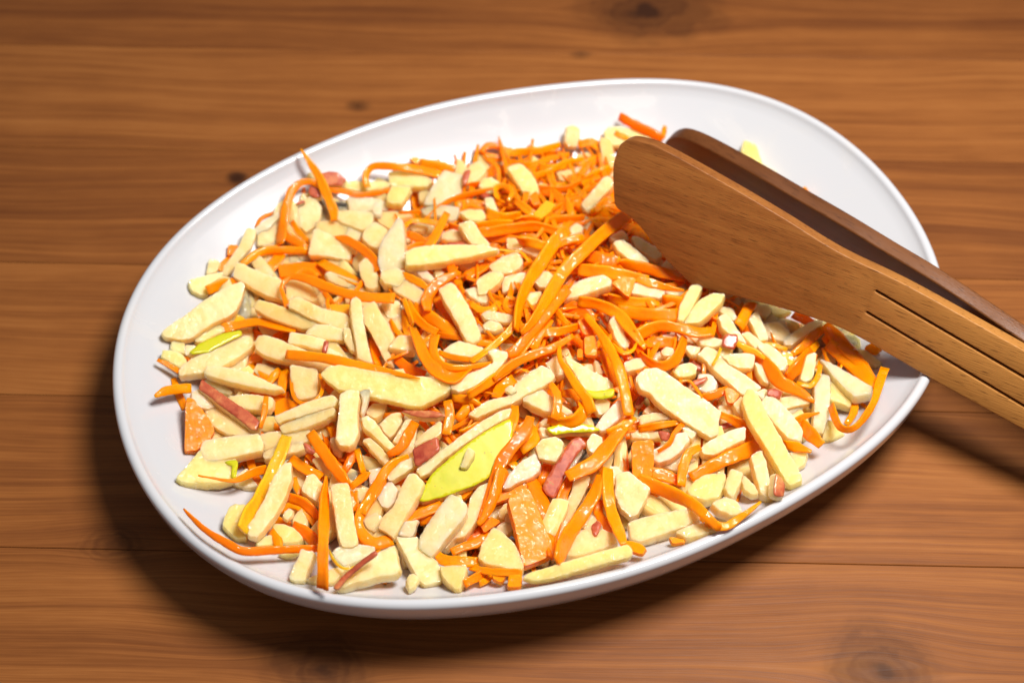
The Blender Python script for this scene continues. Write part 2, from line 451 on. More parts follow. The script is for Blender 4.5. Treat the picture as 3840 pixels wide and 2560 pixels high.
def poly_piece(px_pts, layer, thick, rough=0.00007, rounding=0.00022, lift=0.0, density=0.0010, plane=None, facet=0.0008, grow=0.00042, top_of=None):
    """a cut piece whose outline is given along sight lines; returns verts, faces, plane"""
    px = np.array(px_pts, float)
    off = layer * LSTEP + lift
    P3 = np.array([on_heap(a, b, off) for a, b in px])
    c = P3.mean(0)
    view = CAM - c; view /= np.linalg.norm(view)
    if plane is None:
        U, S, Vt = np.linalg.svd(P3 - c)
        nrm = Vt[2] * np.sign(Vt[2] @ UP + 1e-9)
        if S[1] < 0.25 * S[0]:            # a narrow stick: only its long direction is trusted
            ax = Vt[0]; nn = view - ax * (view @ ax); nn /= np.linalg.norm(nn)
            zz = UP - ax * (UP @ ax); zz /= np.linalg.norm(zz)
            nrm = 0.5 * nn + 0.5 * zz
        n = nrm * 0.45 + view * 0.45 + UP * 0.2
        n /= np.linalg.norm(n)
        n = n + np.append(rng.normal(0, 0.06, 2), 0); n /= np.linalg.norm(n)
        c = c - view * 0
    else: c, n = plane[:2]
    u = np.cross(UP, n); u /= np.linalg.norm(u); v = np.cross(n, u)
    def proj(a, b, cc):
        d = ray(a, b); t = ((cc - CAM) @ n) / (d @ n); return CAM + d * t
    for _ in range(6):                     # keep it clear of the dish wall
        Q3 = np.array([proj(a, b, c) for a, b in px])
        gap = (Q3[:, 2] - dish_in(sfrac(Q3[:, 0], Q3[:, 1]))).min()
        if gap > 0.0004 or plane is not None: break
        c = c + view * (0.0006 - gap) * 0.8
    P2 = np.stack([(Q3 - c) @ u, (Q3 - c) @ v], 1)
    P2 = smooth_poly(P2, 1)
    if 0.5 * np.sum(P2[:, 0] * np.roll(P2[:, 1], -1) - P2[:, 1] * np.roll(P2[:, 0], -1)) < 0: P2 = P2[::-1]
    P2 = resample_closed(P2, min(density, 0.0007) if density < 0.002 else density)
    tg = np.roll(P2, -1, 0) - np.roll(P2, 1, 0); tg /= np.linalg.norm(tg, axis=1)[:, None] + 1e-12
    P2 = P2 + np.stack([tg[:, 1], -tg[:, 0]], 1) * grow
    nx = rng.normal(0, rough, P2.shape); nx = (nx + np.roll(nx, 1, 0)) * 0.7
    P2 = P2 + nx
    # which side of the cut piece turns to the camera
    dv = np.array([view @ u, view @ v]); dn = np.linalg.norm(dv)
    low = np.array([rng.normal(0, 0.6), -1.0]); low /= np.linalg.norm(low)
    if top_of is not None: P2 = top_of
    V, F, ring = prism(P2, thick, facet, low, density, rounding)
    base = c - n * thick * 0.5
    return base + V[:, :1] * u + V[:, 1:2] * v + V[:, 2:] * n, F, (c, n, ring)

def inset_ring(P2, low, facet, e):
    n = len(P2)
    tg = np.roll(P2, -1, 0) - np.roll(P2, 1, 0); tg /= np.linalg.norm(tg, axis=1)[:, None] + 1e-12
    nin = np.stack([-tg[:, 1], tg[:, 0]], 1)
    for _ in range(2): nin = (np.roll(nin, 1, 0) + nin * 2 + np.roll(nin, -1, 0)) / 4
    nin /= np.linalg.norm(nin, axis=1)[:, None] + 1e-12
    # half width of the piece along the inward normal
    A = P2; D = np.roll(P2, -1, 0) - P2
    w = np.full(n, 1.0)
    for i in range(n):
        r = A - P2[i]; den = nin[i, 0] * D[:, 1] - nin[i, 1] * D[:, 0]
        den = np.where(np.abs(den) < 1e-12, 1e-12, den)
        t = (r[:, 0] * D[:, 1] - r[:, 1] * D[:, 0]) / den
        s = (r[:, 0] * nin[i, 1] - r[:, 1] * nin[i, 0]) / den
        ok = (t > 2e-4) & (s >= 0) & (s <= 1)
        if ok.any(): w[i] = t[ok].min()
    want = e + facet * np.clip(-(nin @ low), 0, 1) ** 0.7
    ins = np.minimum(want, 0.40 * w)
    for _ in range(3): ins = np.minimum(ins, (np.roll(ins, 1) + ins + np.roll(ins, -1)) / 3 + 1e-5)
    for _ in range(5):
        Q = P2 + nin * ins[:, None]
        d, _v = edge_dist(Q, P2)
        bad = (d < 0.55 * ins) | (~inside(Q, P2))
        if not bad.any(): break
        bad = bad | np.roll(bad, 1) | np.roll(bad, -1)
        ins = np.where(bad, ins * 0.5, ins)
    return P2 + nin * ins[:, None]

def prism(P2, thick, facet, low, density, e):
    n = len(P2)
    ring = inset_ring(P2, low, facet, e)
    mn, mx = ring.min(0), ring.max(0)
    gx, gy = np.meshgrid(np.arange(mn[0], mx[0], density), np.arange(mn[1], mx[1], density * 0.87))
    gx[1::2] += density / 2
    G = np.stack([gx.ravel(), gy.ravel()], 1) + rng.normal(0, density * 0.12, (gx.size, 2))
    G = G[inside(G, ring)]
    if len(G):
        dG, _v = edge_dist(G, ring); G = G[dG > density * 0.45]
    allp = np.vstack([ring, G])
    res = delaunay_2d_cdt([Vector(p) for p in allp], [(i, (i + 1) % n) for i in range(n)], [], 1, 1e-8)
    pts = np.array([tuple(p) for p in res[0]]).reshape(-1, 2); tris = [tuple(f) for f in res[2]]
    src = [o[0] if len(o) else -1 for o in res[3]]
    top = thick * (1 + 0.04 * np.array([noise.noise(Vector((p[0] * 300, p[1] * 300, thick * 9000))) for p in pts])) + 0.00005 * min(1.0, (thick / 0.003) ** 2) * rng.normal(0, 1, len(pts))
    k = len(pts)
    where = {s: i for i, s in enumerate(src) if 0 <= s < n}
    inv = [where.get(i, None) for i in range(n)]
    for i in range(n):
        if inv[i] is None: inv[i] = int(np.argmin(np.hypot(*(pts - ring[i]).T)))
    mid = np.c_[P2, np.full(n, thick * 0.12) + rng.normal(0, 0.00004, n)]
    und = np.c_[P2 + (P2.mean(0) - P2) * 0.02, np.full(n, -thick * 0.35)]
    V = np.vstack([np.c_[pts, top], mid, und])
    F = []
    for (a, b2, c2) in tris:
        if np.cross(pts[b2] - pts[a], pts[c2] - pts[a]) < 0: b2, c2 = c2, b2
        F.append((a, b2, c2))
    for i in range(n):
        j = (i + 1) % n
        a, b2, c2, d2 = inv[i], inv[j], k + j, k + i
        if a == b2: F.append((a, d2, c2))
        else: F.append((a, d2, c2, b2))
        F.append((k + i, k + n + i, k + n + j, k + j))
    F.append(tuple(range(k + n, k + 2 * n))[::-1])
    return V, F, ring

def ribbon(px_pts, widths_px, layer, thick=0.0012, arch=0.0018, taper=True, path3=None):
    P = np.array(px_pts, float)
    off = layer * LSTEP
    n = len(P)
    # Catmull-Rom in the picture
    Q = np.vstack([2 * P[0] - P[1], P, 2 * P[-1] - P[-2]])
    pts, ws = [], []
    wl = np.interp(np.linspace(0, 1, n), np.linspace(0, 1, len(widths_px)), widths_px)
    for i in range(n - 1):
        seg = max(3, int(np.hypot(*(P[i + 1] - P[i])) / 13))
        for t in np.linspace(0, 1, seg, endpoint=(i == n - 2)):
            a, b, c, d = Q[i], Q[i + 1], Q[i + 2], Q[i + 3]
            pts.append(0.5 * ((2 * b) + (c - a) * t + (2 * a - 5 * b + 4 * c - d) * t * t + (3 * b - a - 3 * c + d) * t ** 3))
            ws.append(wl[i] * (1 - t) + wl[i + 1] * t)
    pts = np.array(pts); ws = np.array(ws); m = len(pts)
    tt = np.linspace(0, 1, m)
    hump = np.sin(math.pi * tt) * arch * rng.uniform(0.3, 1.2) + 0.0006 * np.sin(tt * rng.uniform(4, 9) + rng.uniform(0, 6))
    P3 = np.array([on_heap(p[0], p[1], off) for p in pts])
    # smooth heights along the strand, then place again on the same sight lines
    z = P3[:, 2] + hump
    ker = np.ones(7) / 7
    z = np.convolve(np.pad(z, 3, mode='edge'), ker, 'valid')
    P3 = np.array([at(p[0], p[1], zz) for p, zz in zip(pts, z)])
    gap = P3[:, 2] - dish_in(sfrac(P3[:, 0], P3[:, 1]))
    z = z + np.where(gap < 0.0008, 0.0008 - gap, 0)
    P3 = np.array([at(p[0], p[1], zz) for p, zz in zip(pts, z)])
    T = np.gradient(P3, axis=0); T /= np.linalg.norm(T, axis=1)[:, None] + 1e-12
    view = CAM - P3; dist = np.linalg.norm(view, axis=1); view /= dist[:, None]
    Wd = np.cross(T, view); Wd /= np.linalg.norm(Wd, axis=1)[:, None] + 1e-12
    Nn = np.cross(Wd, T)
    tw0, tw1 = rng.normal(0, 0.30), rng.normal(0, 0.35)
    tw = tw0 + tw1 * (tt * 2 - 1) + 0.18 * np.sin(tt * rng.uniform(5, 10) + rng.uniform(0, 6))
    W2 = Wd * np.cos(tw)[:, None] + Nn * np.sin(tw)[:, None]
    N2 = np.cross(W2, T)
    w = ws * 0.92 / FPX * dist * 0.5 / np.maximum(np.cos(tw), 0.6)
    w *= 1 + 0.05 * np.sin(tt * 23 + rng.uniform(0, 6))
    th = thick * (0.75 + 0.25 * np.sin(math.pi * np.clip(tt, 0.05, 0.95))) * np.clip(ws.mean() / 35.0, 0.55, 1.15)
    hw = np.minimum(th * 0.5, w)
    cup = rng.normal(0, 0.12)
    prof = [(-1, 0.55), (-0.9, 1), (-0.45, 1), (0, 1), (0.45, 1), (0.9, 1), (1, 0.55), (1, -0.55), (0.9, -1), (0, -1), (-0.9, -1), (-1, -0.55)]
    rings = []
    for a, b in prof:
        rings.append(P3 + W2 * (w * a)[:, None] + N2 * (hw * b + cup * w * (a * a - 0.4))[:, None])
    V = np.stack(rings, 1).reshape(-1, 3)
    V += rng.normal(0, 0.00005, V.shape)
    k = len(prof); F = []
    for i in range(m - 1):
        for j in range(k):
            j2 = (j + 1) % k
            F.append((i * k + j, i * k + j2, (i + 1) * k + j2, (i + 1) * k + j))
    F.append(tuple(range(k))[::-1]); F.append(tuple((m - 1) * k + j for j in range(k)))
    return V, F

TILE = {'U': (560, 500, 2.6133), 'L': (560, 920, 2.45), 'M': (1260, 460, 2.45), 'T': (1800, 400, 2.45), 'N': (1460, 920, 2.45), 'Q': (1360, 1400, 2.45),
        'A': (400, 1300, 2.45), 'B': (560, 1780, 2.45), 'C': (1480, 1780, 2.45), 'D': (2400, 1300, 1.6333), 'R': (2120, 900, 2.45), 'E': (2700, 1060, 3.2667), 'S': (1920, 0, 1.225)}
"""PIECES: one line for each piece of the salad - sort, field of view, layer, width or thickness, outline or path | what it looks like"""
TRACES = '''C U 5 16:60:90:100:95:70 1485,155 1560,270 1660,420 1740,600 1805,760 1810,850|long pointed carrot shred standing up and touching the back left rim
C U 4 80:95:95:80:60:55 1280,1090 1310,900 1345,720 1400,560 1500,480 1600,480 1700,540|narrow carrot shred bent into a tall arch at the back left of the heap
C U 3 50:60:55:50 1700,540 1900,570 2080,605 2440,545|carrot shred lying behind the dark red peel pieces at the back left
R U 3 0 1690,400 1780,385 1850,400 1930,465 1890,540 1740,540 1700,470|dark red apple peel chunk behind the shred that touches the rim
R U 3 0 1590,510 1660,520 1690,640 1640,660 1590,640 1560,580|small dark red apple peel bit under the tall carrot arch
A U 1 0 1560,390 1610,385 1650,460 1600,470 1540,450|tiny yellow apple bit behind the tall carrot arch
R U 3 0 1435,695 1510,660 1525,690 1460,725|tiniest red apple peel fleck inside the tall carrot arch
A U 2 0 1430,720 1500,660 1600,630 1690,740 1680,850 1620,940 1540,990 1470,930 1410,820|oval apple slice framed by the tall carrot arch
Ao U 1 0 1330,640 1310,850 1250,1080 1150,1115 1060,1110 1060,1000 1200,860 1240,730|apple slice leaning outside the foot of the tall carrot arch
C U 0 35:45:35 1045,920 1100,830 1240,770|small shred peeping out left of the tall carrot arch
At U 2 0 1030,940 1120,870 1270,780 1285,830 1180,950 1060,990|glassy wet apple sliver against the back left wall of the dish
A U 2 0 960,930 1050,960 1000,1120 850,1290 760,1420 690,1420 730,1330 880,1110|long slanting apple stick along the back left edge of the heap
C U 3 50:60:40 1400,860 1465,970 1560,1050|short slanting shred crossing inside the tall carrot arch
C U 3 80:110:100:60 1290,900 1330,990 1420,1050 1545,1120|folded foot of carrot at the base of the tall arch
K U 1 0 780,1100 865,1105 850,1180 770,1200|small square carrot end at the back left edge of the heap
C U 0 60:75:60 690,1350 720,1290 800,1220|stubby carrot shred under the long slanting stick at left
A U 1 0 590,1240 650,1245 690,1280 650,1380 550,1400|short apple stub standing at the left edge of the heap
A U 3 0 1625,940 1800,1030 2025,1135 1970,1265 1760,1225 1560,1205|thick square cut apple block behind the tall pointed slice
Ao U 2 0 1640,890 1790,870 1980,960 1940,1050 1790,1040 1640,950|blunt apple piece just behind the thick square block
A U 3 0 1815,790 2000,775 2200,800 2180,940 2080,975 1900,910 1830,860|oval apple stick under the pink core bit at the back left
C U 4 20:90:100:100:60 1790,1020 1920,1040 2080,1130 2200,1250 2235,1350|curved carrot shred arching from the thick square block to the tall pointed slice
Ay L 1 0 370,330 520,290 680,260 650,340 540,410 545,480 460,470 390,430 365,370|yellow apple stub with greenish end at the far left of the heap
C L 3 95:100:70 530,415 660,360 815,325|short square ended carrot piece at the left edge of the heap
C L 3 60:80:80:80:70 850,180 950,100 1080,50 1250,45 1460,55|broad shred bowing behind the shiny carrot patch at left
C L 2 100:110:90 1010,260 1130,190 1210,80|wide shred left of the shiny carrot patch
K L 1 0 1190,190 1430,165 1600,190 1620,290 1400,260 1210,300|shiny wet red orange carrot patch at upper left
C L 0 100:100:100 1420,150 1560,220 1640,330|deep shred right of the shiny carrot patch
C L 0 100:100:100 1000,190 1100,120 1180,60|deep carrot shred behind the broad bowed one at left
C L 1 90:90:80 1340,310 1420,240 1540,300|short carrot shred above the looped shred at left
A L 3 0 1930,190 1990,130 2060,200 2110,300 2115,400 2060,425 2010,410 1950,300|stubby apple stick just left of the tall pointed slice
A L 2 0 1610,270 1660,250 1760,290 1900,335 1990,400 1900,415 1760,390 1650,340|slim oval apple stick above the looped carrot shred
C L 2 80:95:90:60 1570,150 1700,230 1850,310 1970,370|straight carrot shred above the slim oval stick at left
C L 1 90:90:80 1800,90 1900,150 1980,210|carrot shred tucked under the thick square block
C L 5 70:45:40:50:90:95:95:95:100 1275,575 1235,470 1215,380 1290,295 1420,300 1600,370 1800,440 2000,475 2255,485|long carrot shred looping back on itself at left centre
A L 4 0 800,170 880,190 950,230 1100,290 1210,320 1240,430 1245,525 1100,490 980,430 880,370 770,310 775,250|broad apple stick right of the small square carrot piece at left
A L 4 0 840,350 880,390 850,520 800,620 720,680 620,720 500,790 400,870 300,890 150,860 110,810 200,740 350,640 500,520 700,400|largest pointed apple stick lying on the left edge of the heap
Ao L 1 0 880,420 1010,470 1000,560 900,580 830,570 850,470|squarish apple piece between two broad sticks at left
A L 1 0 860,610 960,585 1000,660 900,690 860,680|small yellow apple lump under the pinkish stick at left
Ko L 2 0 700,690 790,640 880,680 830,730 740,750|translucent yellow carrot bit under the largest pointed stick
C L 3 105:80:75:100:60 655,765 800,735 1000,705 1200,740 1350,780|notched carrot shred below the largest pointed stick at left
Ao L 4 0 1010,515 1120,540 1240,580 1450,680 1550,730 1500,785 1400,785 1230,730 1100,680 980,610 965,570|pinkish apple stick in the middle of the left side
A L 4 0 1300,500 1380,495 1500,550 1600,600 1800,640 1850,690 1845,780 1780,790 1600,730 1480,690 1380,630 1285,580|long smooth apple stick beneath the looped carrot shred
Ko L 3 0 1650,555 1840,555 1845,650 1740,630 1640,600|see-through amber carrot flap under the looped shred
C L 4 30:40:30 1640,480 1635,540 1660,600|thin glossy carrot shred hanging from the looped shred
Ao L 2 0 1250,340 1350,310 1450,340 1560,520 1500,545 1330,500 1280,540|amber stained apple slice inside the loop of the long shred
A L 3 0 1455,800 1530,740 1650,745 1785,790 1790,890 1700,890 1600,880 1450,830|blunt apple stick below the long smooth stick at left
A L 3 0 1790,770 1840,770 1870,880 1895,1000 1840,960 1790,860|thin apple stick beside the upright stick at left centre
A L 4 0 1850,520 1900,490 1945,520 1960,680 1990,850 2020,980 2050,1090 1980,1085 1910,1060 1890,920 1860,740 1840,600|upright apple stick standing at left centre of the heap
A L 3 0 1950,610 2000,560 2075,530 2130,640 2200,750 2260,870 2200,960 2245,1115 2190,1100 2130,980 2050,820 1980,720|slanting apple stick right of the upright one at left centre
A L 3 0 2200,950 2290,850 2400,850 2440,880 2440,990 2300,985|small pale apple block between the slanting stick and the carrot tangle
Ao L 1 0 2130,540 2290,520 2320,640 2290,700 2190,680|pinkish apple slice under the square end of the looped shred
C L 0 80:80:70 2200,700 2260,780 2300,850|deep carrot shred below the pinkish slice at left centre
C L 0 90:90:90 2050,850 2080,1000 2120,1110|deep carrot shred under the slanting stick at left centre
C L 0 90:90:90 1660,900 1780,980 1880,1050|deep carrot shred under the upright stick
A L 4 0 1300,810 1470,840 1635,885 1610,985 1440,940 1280,910|neat apple block with a red edge above the long flat carrot strip
r L 4 0 1590,975 1612,880 1640,885 1618,985|
A L 3 0 1650,950 1770,1000 1780,1040 1700,1030 1620,1000|small pinkish apple chip right of the red edged block
A L 4 0 970,900 1010,850 1080,840 1200,880 1300,925 1500,1000 1700,1090 1690,1160 1550,1170 1400,1140 1280,1090 1130,1050 1050,1020 980,975|long apple stick under the start of the long flat carrot strip
Ay L 5 0 1580,1190 1650,1130 1750,1110 2000,1160 2352,1210 2460,1215 2680,1235 2770,1260 2785,1330 2720,1390 2600,1450 2500,1500 2400,1490 2200,1440 2050,1410 1900,1380 1750,1340 1650,1270|biggest apple slice of all, a long pale boat shape at centre left
C L 6 95:100:100:80:14 1255,1000 1600,1035 1900,1100 2200,1165 2485,1222|long flat carrot strip lying across the biggest slice
A L 3 0 1300,1110 1420,1140 1550,1150 1560,1260 1550,1400 1470,1430 1380,1430 1340,1350 1310,1250|upright apple block ringed by a thin shred left of centre
C L 4 30:35:40:35:35 1570,1180 1585,1340 1500,1440 1400,1450 1320,1370 1300,1150|thin carrot shred hooked round the upright block left of centre
A L 4 0 380,1070 450,1030 560,1000 760,910 880,850 930,860 965,920 950,960 780,1080 600,1170 450,1200 290,1215 270,1170 320,1110|long apple stick under the green peel strip at left
G L 4 0 365,1005 450,930 540,885 680,830 830,800 860,845 700,920 540,1005 400,1025|olive green apple peel strip on the left side of the heap
Ay L 2 0 410,840 500,780 690,720 800,790 640,830 480,910 430,900|yellow apple slice between the largest pointed stick and the green peel strip
Ay L 1 0 205,890 330,905 330,1010 200,970|small yellow apple block at the far left edge
A L 1 0 330,920 440,930 380,1010 325,1010|small pale apple lump left of the green peel strip
Ay L 2 0 130,975 200,980 290,1005 350,1080 300,1150 200,1100 110,1030|ridged apple stub at the far left beside a thin shred
C L 2 30:45:45 75,1050 160,1090 275,1160|thin carrot shred end poking out at the far left
K L 2 0 370,1020 455,1035 400,1070 355,1070|carrot tiny orange wedge under the green peel strip
A L 5 0 500,1190 540,1125 640,1130 750,1145 950,1200 1100,1270 1240,1330 1150,1350 1000,1330 850,1300 700,1260 560,1220|long tapering apple stick with a fine point, left of centre
C L 1 90:100:80 710,1130 900,1060 1080,1010|deep red orange carrot shred above the long tapering stick
C L 1 100:100:90 900,1090 970,1180 1080,1230|wide carrot shred above the middle of the long tapering stick
C L 2 70:80:60 1080,1280 1150,1190 1200,1140|narrow carrot shred near the fine point of the tapering stick
C L 2 90:90:80 1210,1370 1225,1260 1240,1150|upright carrot shred left of the ringed block
C L 0 100:100:100 1080,1080 1200,1100 1300,1100|deep carrot shred under the long stick at left
K L 1 0 1150,1460 1250,1410 1370,1460 1240,1540 1160,1570|wet red carrot flake below the ringed block
C L 1 90:100:80 920,1370 1100,1400 1290,1380|carrot shred lying flat under the tapering stick
C L 1 90:90:60 1590,1220 1680,1340 1760,1420|red orange carrot shred under the biggest slice
C L 3 30:85:95:95 50,1385 130,1345 240,1320 385,1310|leaf shaped carrot shred reaching out to the left wall of the dish
C L 0 50:75:70 220,1220 260,1340 330,1500|amber carrot shred at the very left edge of the heap
At L 5 0 1930,1330 2035,1340 2000,1450 1960,1570 1940,1540 1960,1440|thin green tinted apple sliver under the biggest slice
At M 5 0 570,895 620,920 640,1100 635,1360 540,1380 420,1385 390,1290 400,1180 440,1080 510,990|tall pointed translucent apple slice standing behind the centre left
A M 4 0 420,1380 540,1350 630,1385 645,1440 570,1530 440,1500 400,1440|blunt foot apple piece below the tall pointed slice
A M 3 0 250,1030 350,930 480,1010 440,1100 400,1190 310,1150 250,1090|squarish apple lump left of the tall pointed slice
Ao M 2 0 350,850 540,830 720,870 560,910 500,1000 400,940|wide flat apple piece behind the tall pointed slice
p M 4 0 335,800 365,735 420,790 410,860 350,855|pink tinged core apple bit at the back left
At M 2 0 100,700 250,700 400,720 480,770 470,830 300,840 120,840|glassy apple slice behind the pink tinged core bit
C M 5 60:60:70:75:80:70 290,590 270,500 330,410 480,400 750,430 960,480|carrot shred curling up in a bow against the back wall
Ay M 2 0 60,590 110,545 500,560 500,610 250,650 120,630|yellow apple stick lying under the bow shred at the back
Ay M 3 0 485,470 600,460 830,490 900,560 830,610 650,610 500,600|big yellow apple block under the bow shred at the back
Ay M 4 0 470,680 520,600 690,610 650,690 600,760 520,770 460,740|yellow apple cube in front of the big yellow block
Ao M 1 0 770,650 840,620 850,700 800,760 760,720|small amber apple lump left of the frosty block
At M 4 0 990,460 1080,480 1165,510 1155,640 1130,750 1020,780 900,790 810,770 840,680 920,560|frosty translucent apple block at the back of the heap
C M 3 90:110:80 770,370 900,400 1150,440|carrot shred running right from the bow towards the back tangle
Ko M 2 0 680,330 740,330 830,380 900,400 720,380|amber carrot tip behind the bow shred
K M 2 0 880,380 940,340 990,400 940,430|small pointed carrot tip on the back skyline
A M 4 0 1180,480 1250,400 1320,375 1385,460 1330,540 1210,620 1170,580|red edged apple wedge at the back beside the frosty block
r M 5 0 1165,500 1190,450 1230,440 1200,540 1175,580|
C M 3 90:90:90 1250,570 1370,500 1450,430|carrot shred behind the yellow cube at back centre
Ay M 4 0 1310,600 1350,530 1430,520 1500,570 1455,670 1390,670|small yellow apple cube at back centre near a curl
r M 2 0 1320,660 1380,650 1450,690 1400,700|
C M 5 45:50:50:50:40 1480,700 1470,600 1550,580 1620,640 1580,720|tiny carrot ring curl at back centre
Ay M 4 0 1575,440 1620,410 1700,400 1780,470 1840,560 1870,680 1920,740 1840,770 1770,740 1700,640 1640,550|curved yellow apple slice at back centre
K M 5 0 1780,690 1830,645 1870,760 1810,770|small carrot tip poking in front of the curved yellow slice
C M 4 60:90:80 1640,710 1740,790 1820,850|crooked carrot shred in front of the curved yellow slice
Ko M 5 0 1930,730 2010,760 1960,830 1870,900 1820,850 1900,760|folded glassy amber carrot shred at back centre
C M 4 110:120:80 1380,830 1520,880 1700,850|short wide carrot shred right of the bright yellow wedge
A M 4 0 1370,700 1440,700 1500,830 1430,830 1380,780|slim apple stub behind the short wide shred at centre back
Ay M 4 0 1140,840 1220,815 1350,820 1380,890 1330,930 1220,920 1170,870|bright yellow apple wedge at back centre
C M 3 80:80:70 1090,760 1230,740 1380,760|flat carrot shred right of the frosty block
At M 3 0 780,820 880,790 1000,780 1140,800 1110,900 1050,930 950,880 870,890 800,860|jelly like glassy apple piece in front of the frosty block
C M 5 70:80:85:70 1020,830 970,930 900,1060 840,1150|stout carrot shred slanting beside the red curl at centre back
C M 4 35:35:45:50:60 640,1060 630,960 710,900 850,910 940,930|carrot glossy curl beside the tall pointed slice
C M 3 70:80:60 650,1020 750,1060 850,1110|carrot shred inside the glossy curl
C M 3 50:80:60 640,1170 740,1130 840,1130|low carrot shred under the glossy curl
Ao M 2 0 680,960 760,930 850,960 800,1010 700,1010|amber apple slice seen through the glossy curl
A M 3 0 980,1030 1070,995 1200,1040 1230,1100 1020,1100 960,1080|rounded apple stick end behind the thin curved stick at centre
r M 2 0 1030,1110 1200,1105 1210,1140 1030,1140|
A M 5 0 1125,950 1240,915 1280,950 1320,1030 1420,1140 1340,1160 1240,1140 1180,1050|slanting apple block above the thin curved stick
Ay M 6 0 640,1200 760,1160 900,1145 1100,1140 1350,1145 1500,1180 1400,1210 1250,1250 1000,1300 800,1330 640,1340|thin curved apple stick pointing right from the tall pointed slice
Ko M 5 20:30:20 1490,1170 1560,1190 1640,1190|carrot amber tail at the tip of the thin curved stick
C M 4 90:100:100:90:80 1040,960 1300,1010 1600,970 1850,950 2060,1010|long bowed carrot shred behind the crossing shreds at centre
C M 3 90:90:70 1280,960 1500,930 1720,940|flat carrot shred just behind the long bowed one
C M 2 100:90:50 1350,1050 1600,1070 1900,1140|pale underside carrot shred below the long bowed one
C M 2 60:70:60 1680,1050 1800,1090 1960,1130|narrow carrot shred right under the long bowed one
A M 3 0 1575,1070 1700,1090 1780,1150 1910,1160 1850,1260 1700,1200 1570,1180|bent apple slice between the long bowed shred and the amber knob
C M 4 80:90:90 1640,900 1780,890 1870,910|thick carrot shred crossing behind the amber fold
C T 2 60:70:60:60 10,420 70,360 170,370 300,430|looped carrot shred on the skyline at the left end of the back tangle
C T 1 90:100:100 -60,440 60,470 250,500|broad carrot shred at the left end of the back tangle
C T 2 70:80:80:60 170,440 350,420 560,400 740,350|long carrot shred along the skyline of the back tangle
C T 1 70:80:70 430,390 600,420 820,470|carrot shred below the skyline of the back tangle
C T 2 70:90:80 900,350 1020,330 1110,390|humped carrot shred near the end of the back tangle
C T 3 60:70:60:50 240,500 450,540 640,480 820,440|wavy carrot shred in the middle of the back tangle
C T 3 60:70:70:40 480,640 640,600 780,520 950,480|carrot shred curving up through the back tangle
C T 3 80:80:70 540,560 700,560 860,500|glossy carrot shred in the core of the back tangle
C T 2 80:100:90 900,560 1040,500 1180,460|wide carrot shred near the tongs in the back tangle
C T 3 60:80:90 940,720 1050,620 1200,580|carrot shred bending towards the tip of the tongs
C T 2 100:100:80 500,780 700,740 900,760|flat carrot shred under the back tangle
C T 3 80:90:80 640,620 660,700 700,760|short folded carrot shred left of the orange tinted slice
Ao T 3 0 700,620 830,590 860,660 830,700 720,690|orange tinted apple slice inside the back tangle
A T 4 0 790,200 845,175 910,210 910,280 880,380 800,380 770,330|small apple stick standing on the skyline of the back tangle
Ay T 2 0 1140,240 1180,200 1300,200 1400,220 1500,260 1600,300 1620,340 1400,370 1220,380 1150,320|pale apple slice behind the tip of the tongs
C T 3 50:60:30 1240,240 1320,280 1420,330|thin carrot shred lying on the pale slice behind the tongs
C T 3 80:95:100:80 1280,90 1420,170 1560,240 1680,300|straight carrot shred leaning on the back wall behind the tongs
C T 2 40:50:40 1700,180 1690,230 1680,290|carrot shred tip peeping over the far tong blade
A T 5 0 1130,670 1180,660 1220,690 1215,750 1120,840 1060,910 1000,990 950,970 920,910 1010,810|straight apple stick below the tip of the near tong blade
C T 4 60:90:70 1050,960 1150,880 1260,830|carrot shred just right of the straight stick by the tong tip
C T 3 130:140:120 1020,1000 1180,960 1330,950|wide flat carrot shred touching the near tong blade
C T 4 70:80:70 780,860 820,930 850,1010|dull carrot shred left of the straight stick by the tong tip
C T 3 60:60:50 860,870 900,930 1000,1010|carrot shred under the foot of the straight stick by the tong tip
C T 3 90:90:90 560,760 720,830 760,960|arched carrot shred behind the amber fold
C T 3 90:90:80 600,1060 740,1040 960,1030|flat carrot shred behind the small white chip
C T 2 90:100:120:90 700,1100 900,1100 1100,1070 1300,1080|long carrot shred running under the big crossing shred
C T 3 60:110:110:60 1300,1100 1430,1130 1540,1220 1610,1310|curved carrot shred skirting the near tong blade
A T 4 0 825,1130 880,1080 940,1110 930,1160 870,1180 820,1200|small white apple chip on the crossing shreds
A T 4 0 1190,1210 1300,1150 1360,1200 1350,1260 1250,1260|knobbly white apple bit beside the big crossing shred
A T 5 0 1225,1260 1290,1240 1350,1270 1450,1350 1550,1440 1500,1470 1380,1440 1260,1340|slim apple stick pointing down right beside the tongs
A T 4 0 1395,1210 1450,1210 1560,1280 1650,1320 1665,1390 1620,1430 1540,1390 1430,1310|chunky apple stick end next to the near tong blade
C T 2 60:60:60 1380,1200 1390,1280 1400,1330|short carrot shred between two sticks by the tongs
A T 4 0 1660,1480 1720,1410 1810,1430 1790,1500 1720,1500|tiny apple block resting against the near tong blade
C T 7 50:125:125:120:130:120:90:50 1450,915 1330,1010 1130,1160 930,1350 780,1500 650,1700 500,1950 380,2080|longest carrot shred of all, running diagonally down from the tongs
C T 6 120:130:130:110:80:60 800,1130 690,1240 560,1430 440,1620 360,1830 330,2050|second long carrot shred crossing left of the longest diagonal one
C T 5 90:100:90 350,1230 480,1250 620,1290|carrot shred passing under the second long diagonal shred
C T 4 120:140:130 1000,1370 1120,1400 1260,1430|glossy short carrot shred right of the longest diagonal one
C T 5 80:80:60 680,1280 800,1230 950,1200|narrow carrot shred between the two long diagonals
A N 4 0 920,200 1060,110 1170,80 1225,150 1210,220 1120,280 960,290|amber topped knob of apple right of the thin curved stick
Ao N 4 0 800,340 920,260 1060,290 1010,370 890,470 820,470|blunt apple stick below the amber topped knob
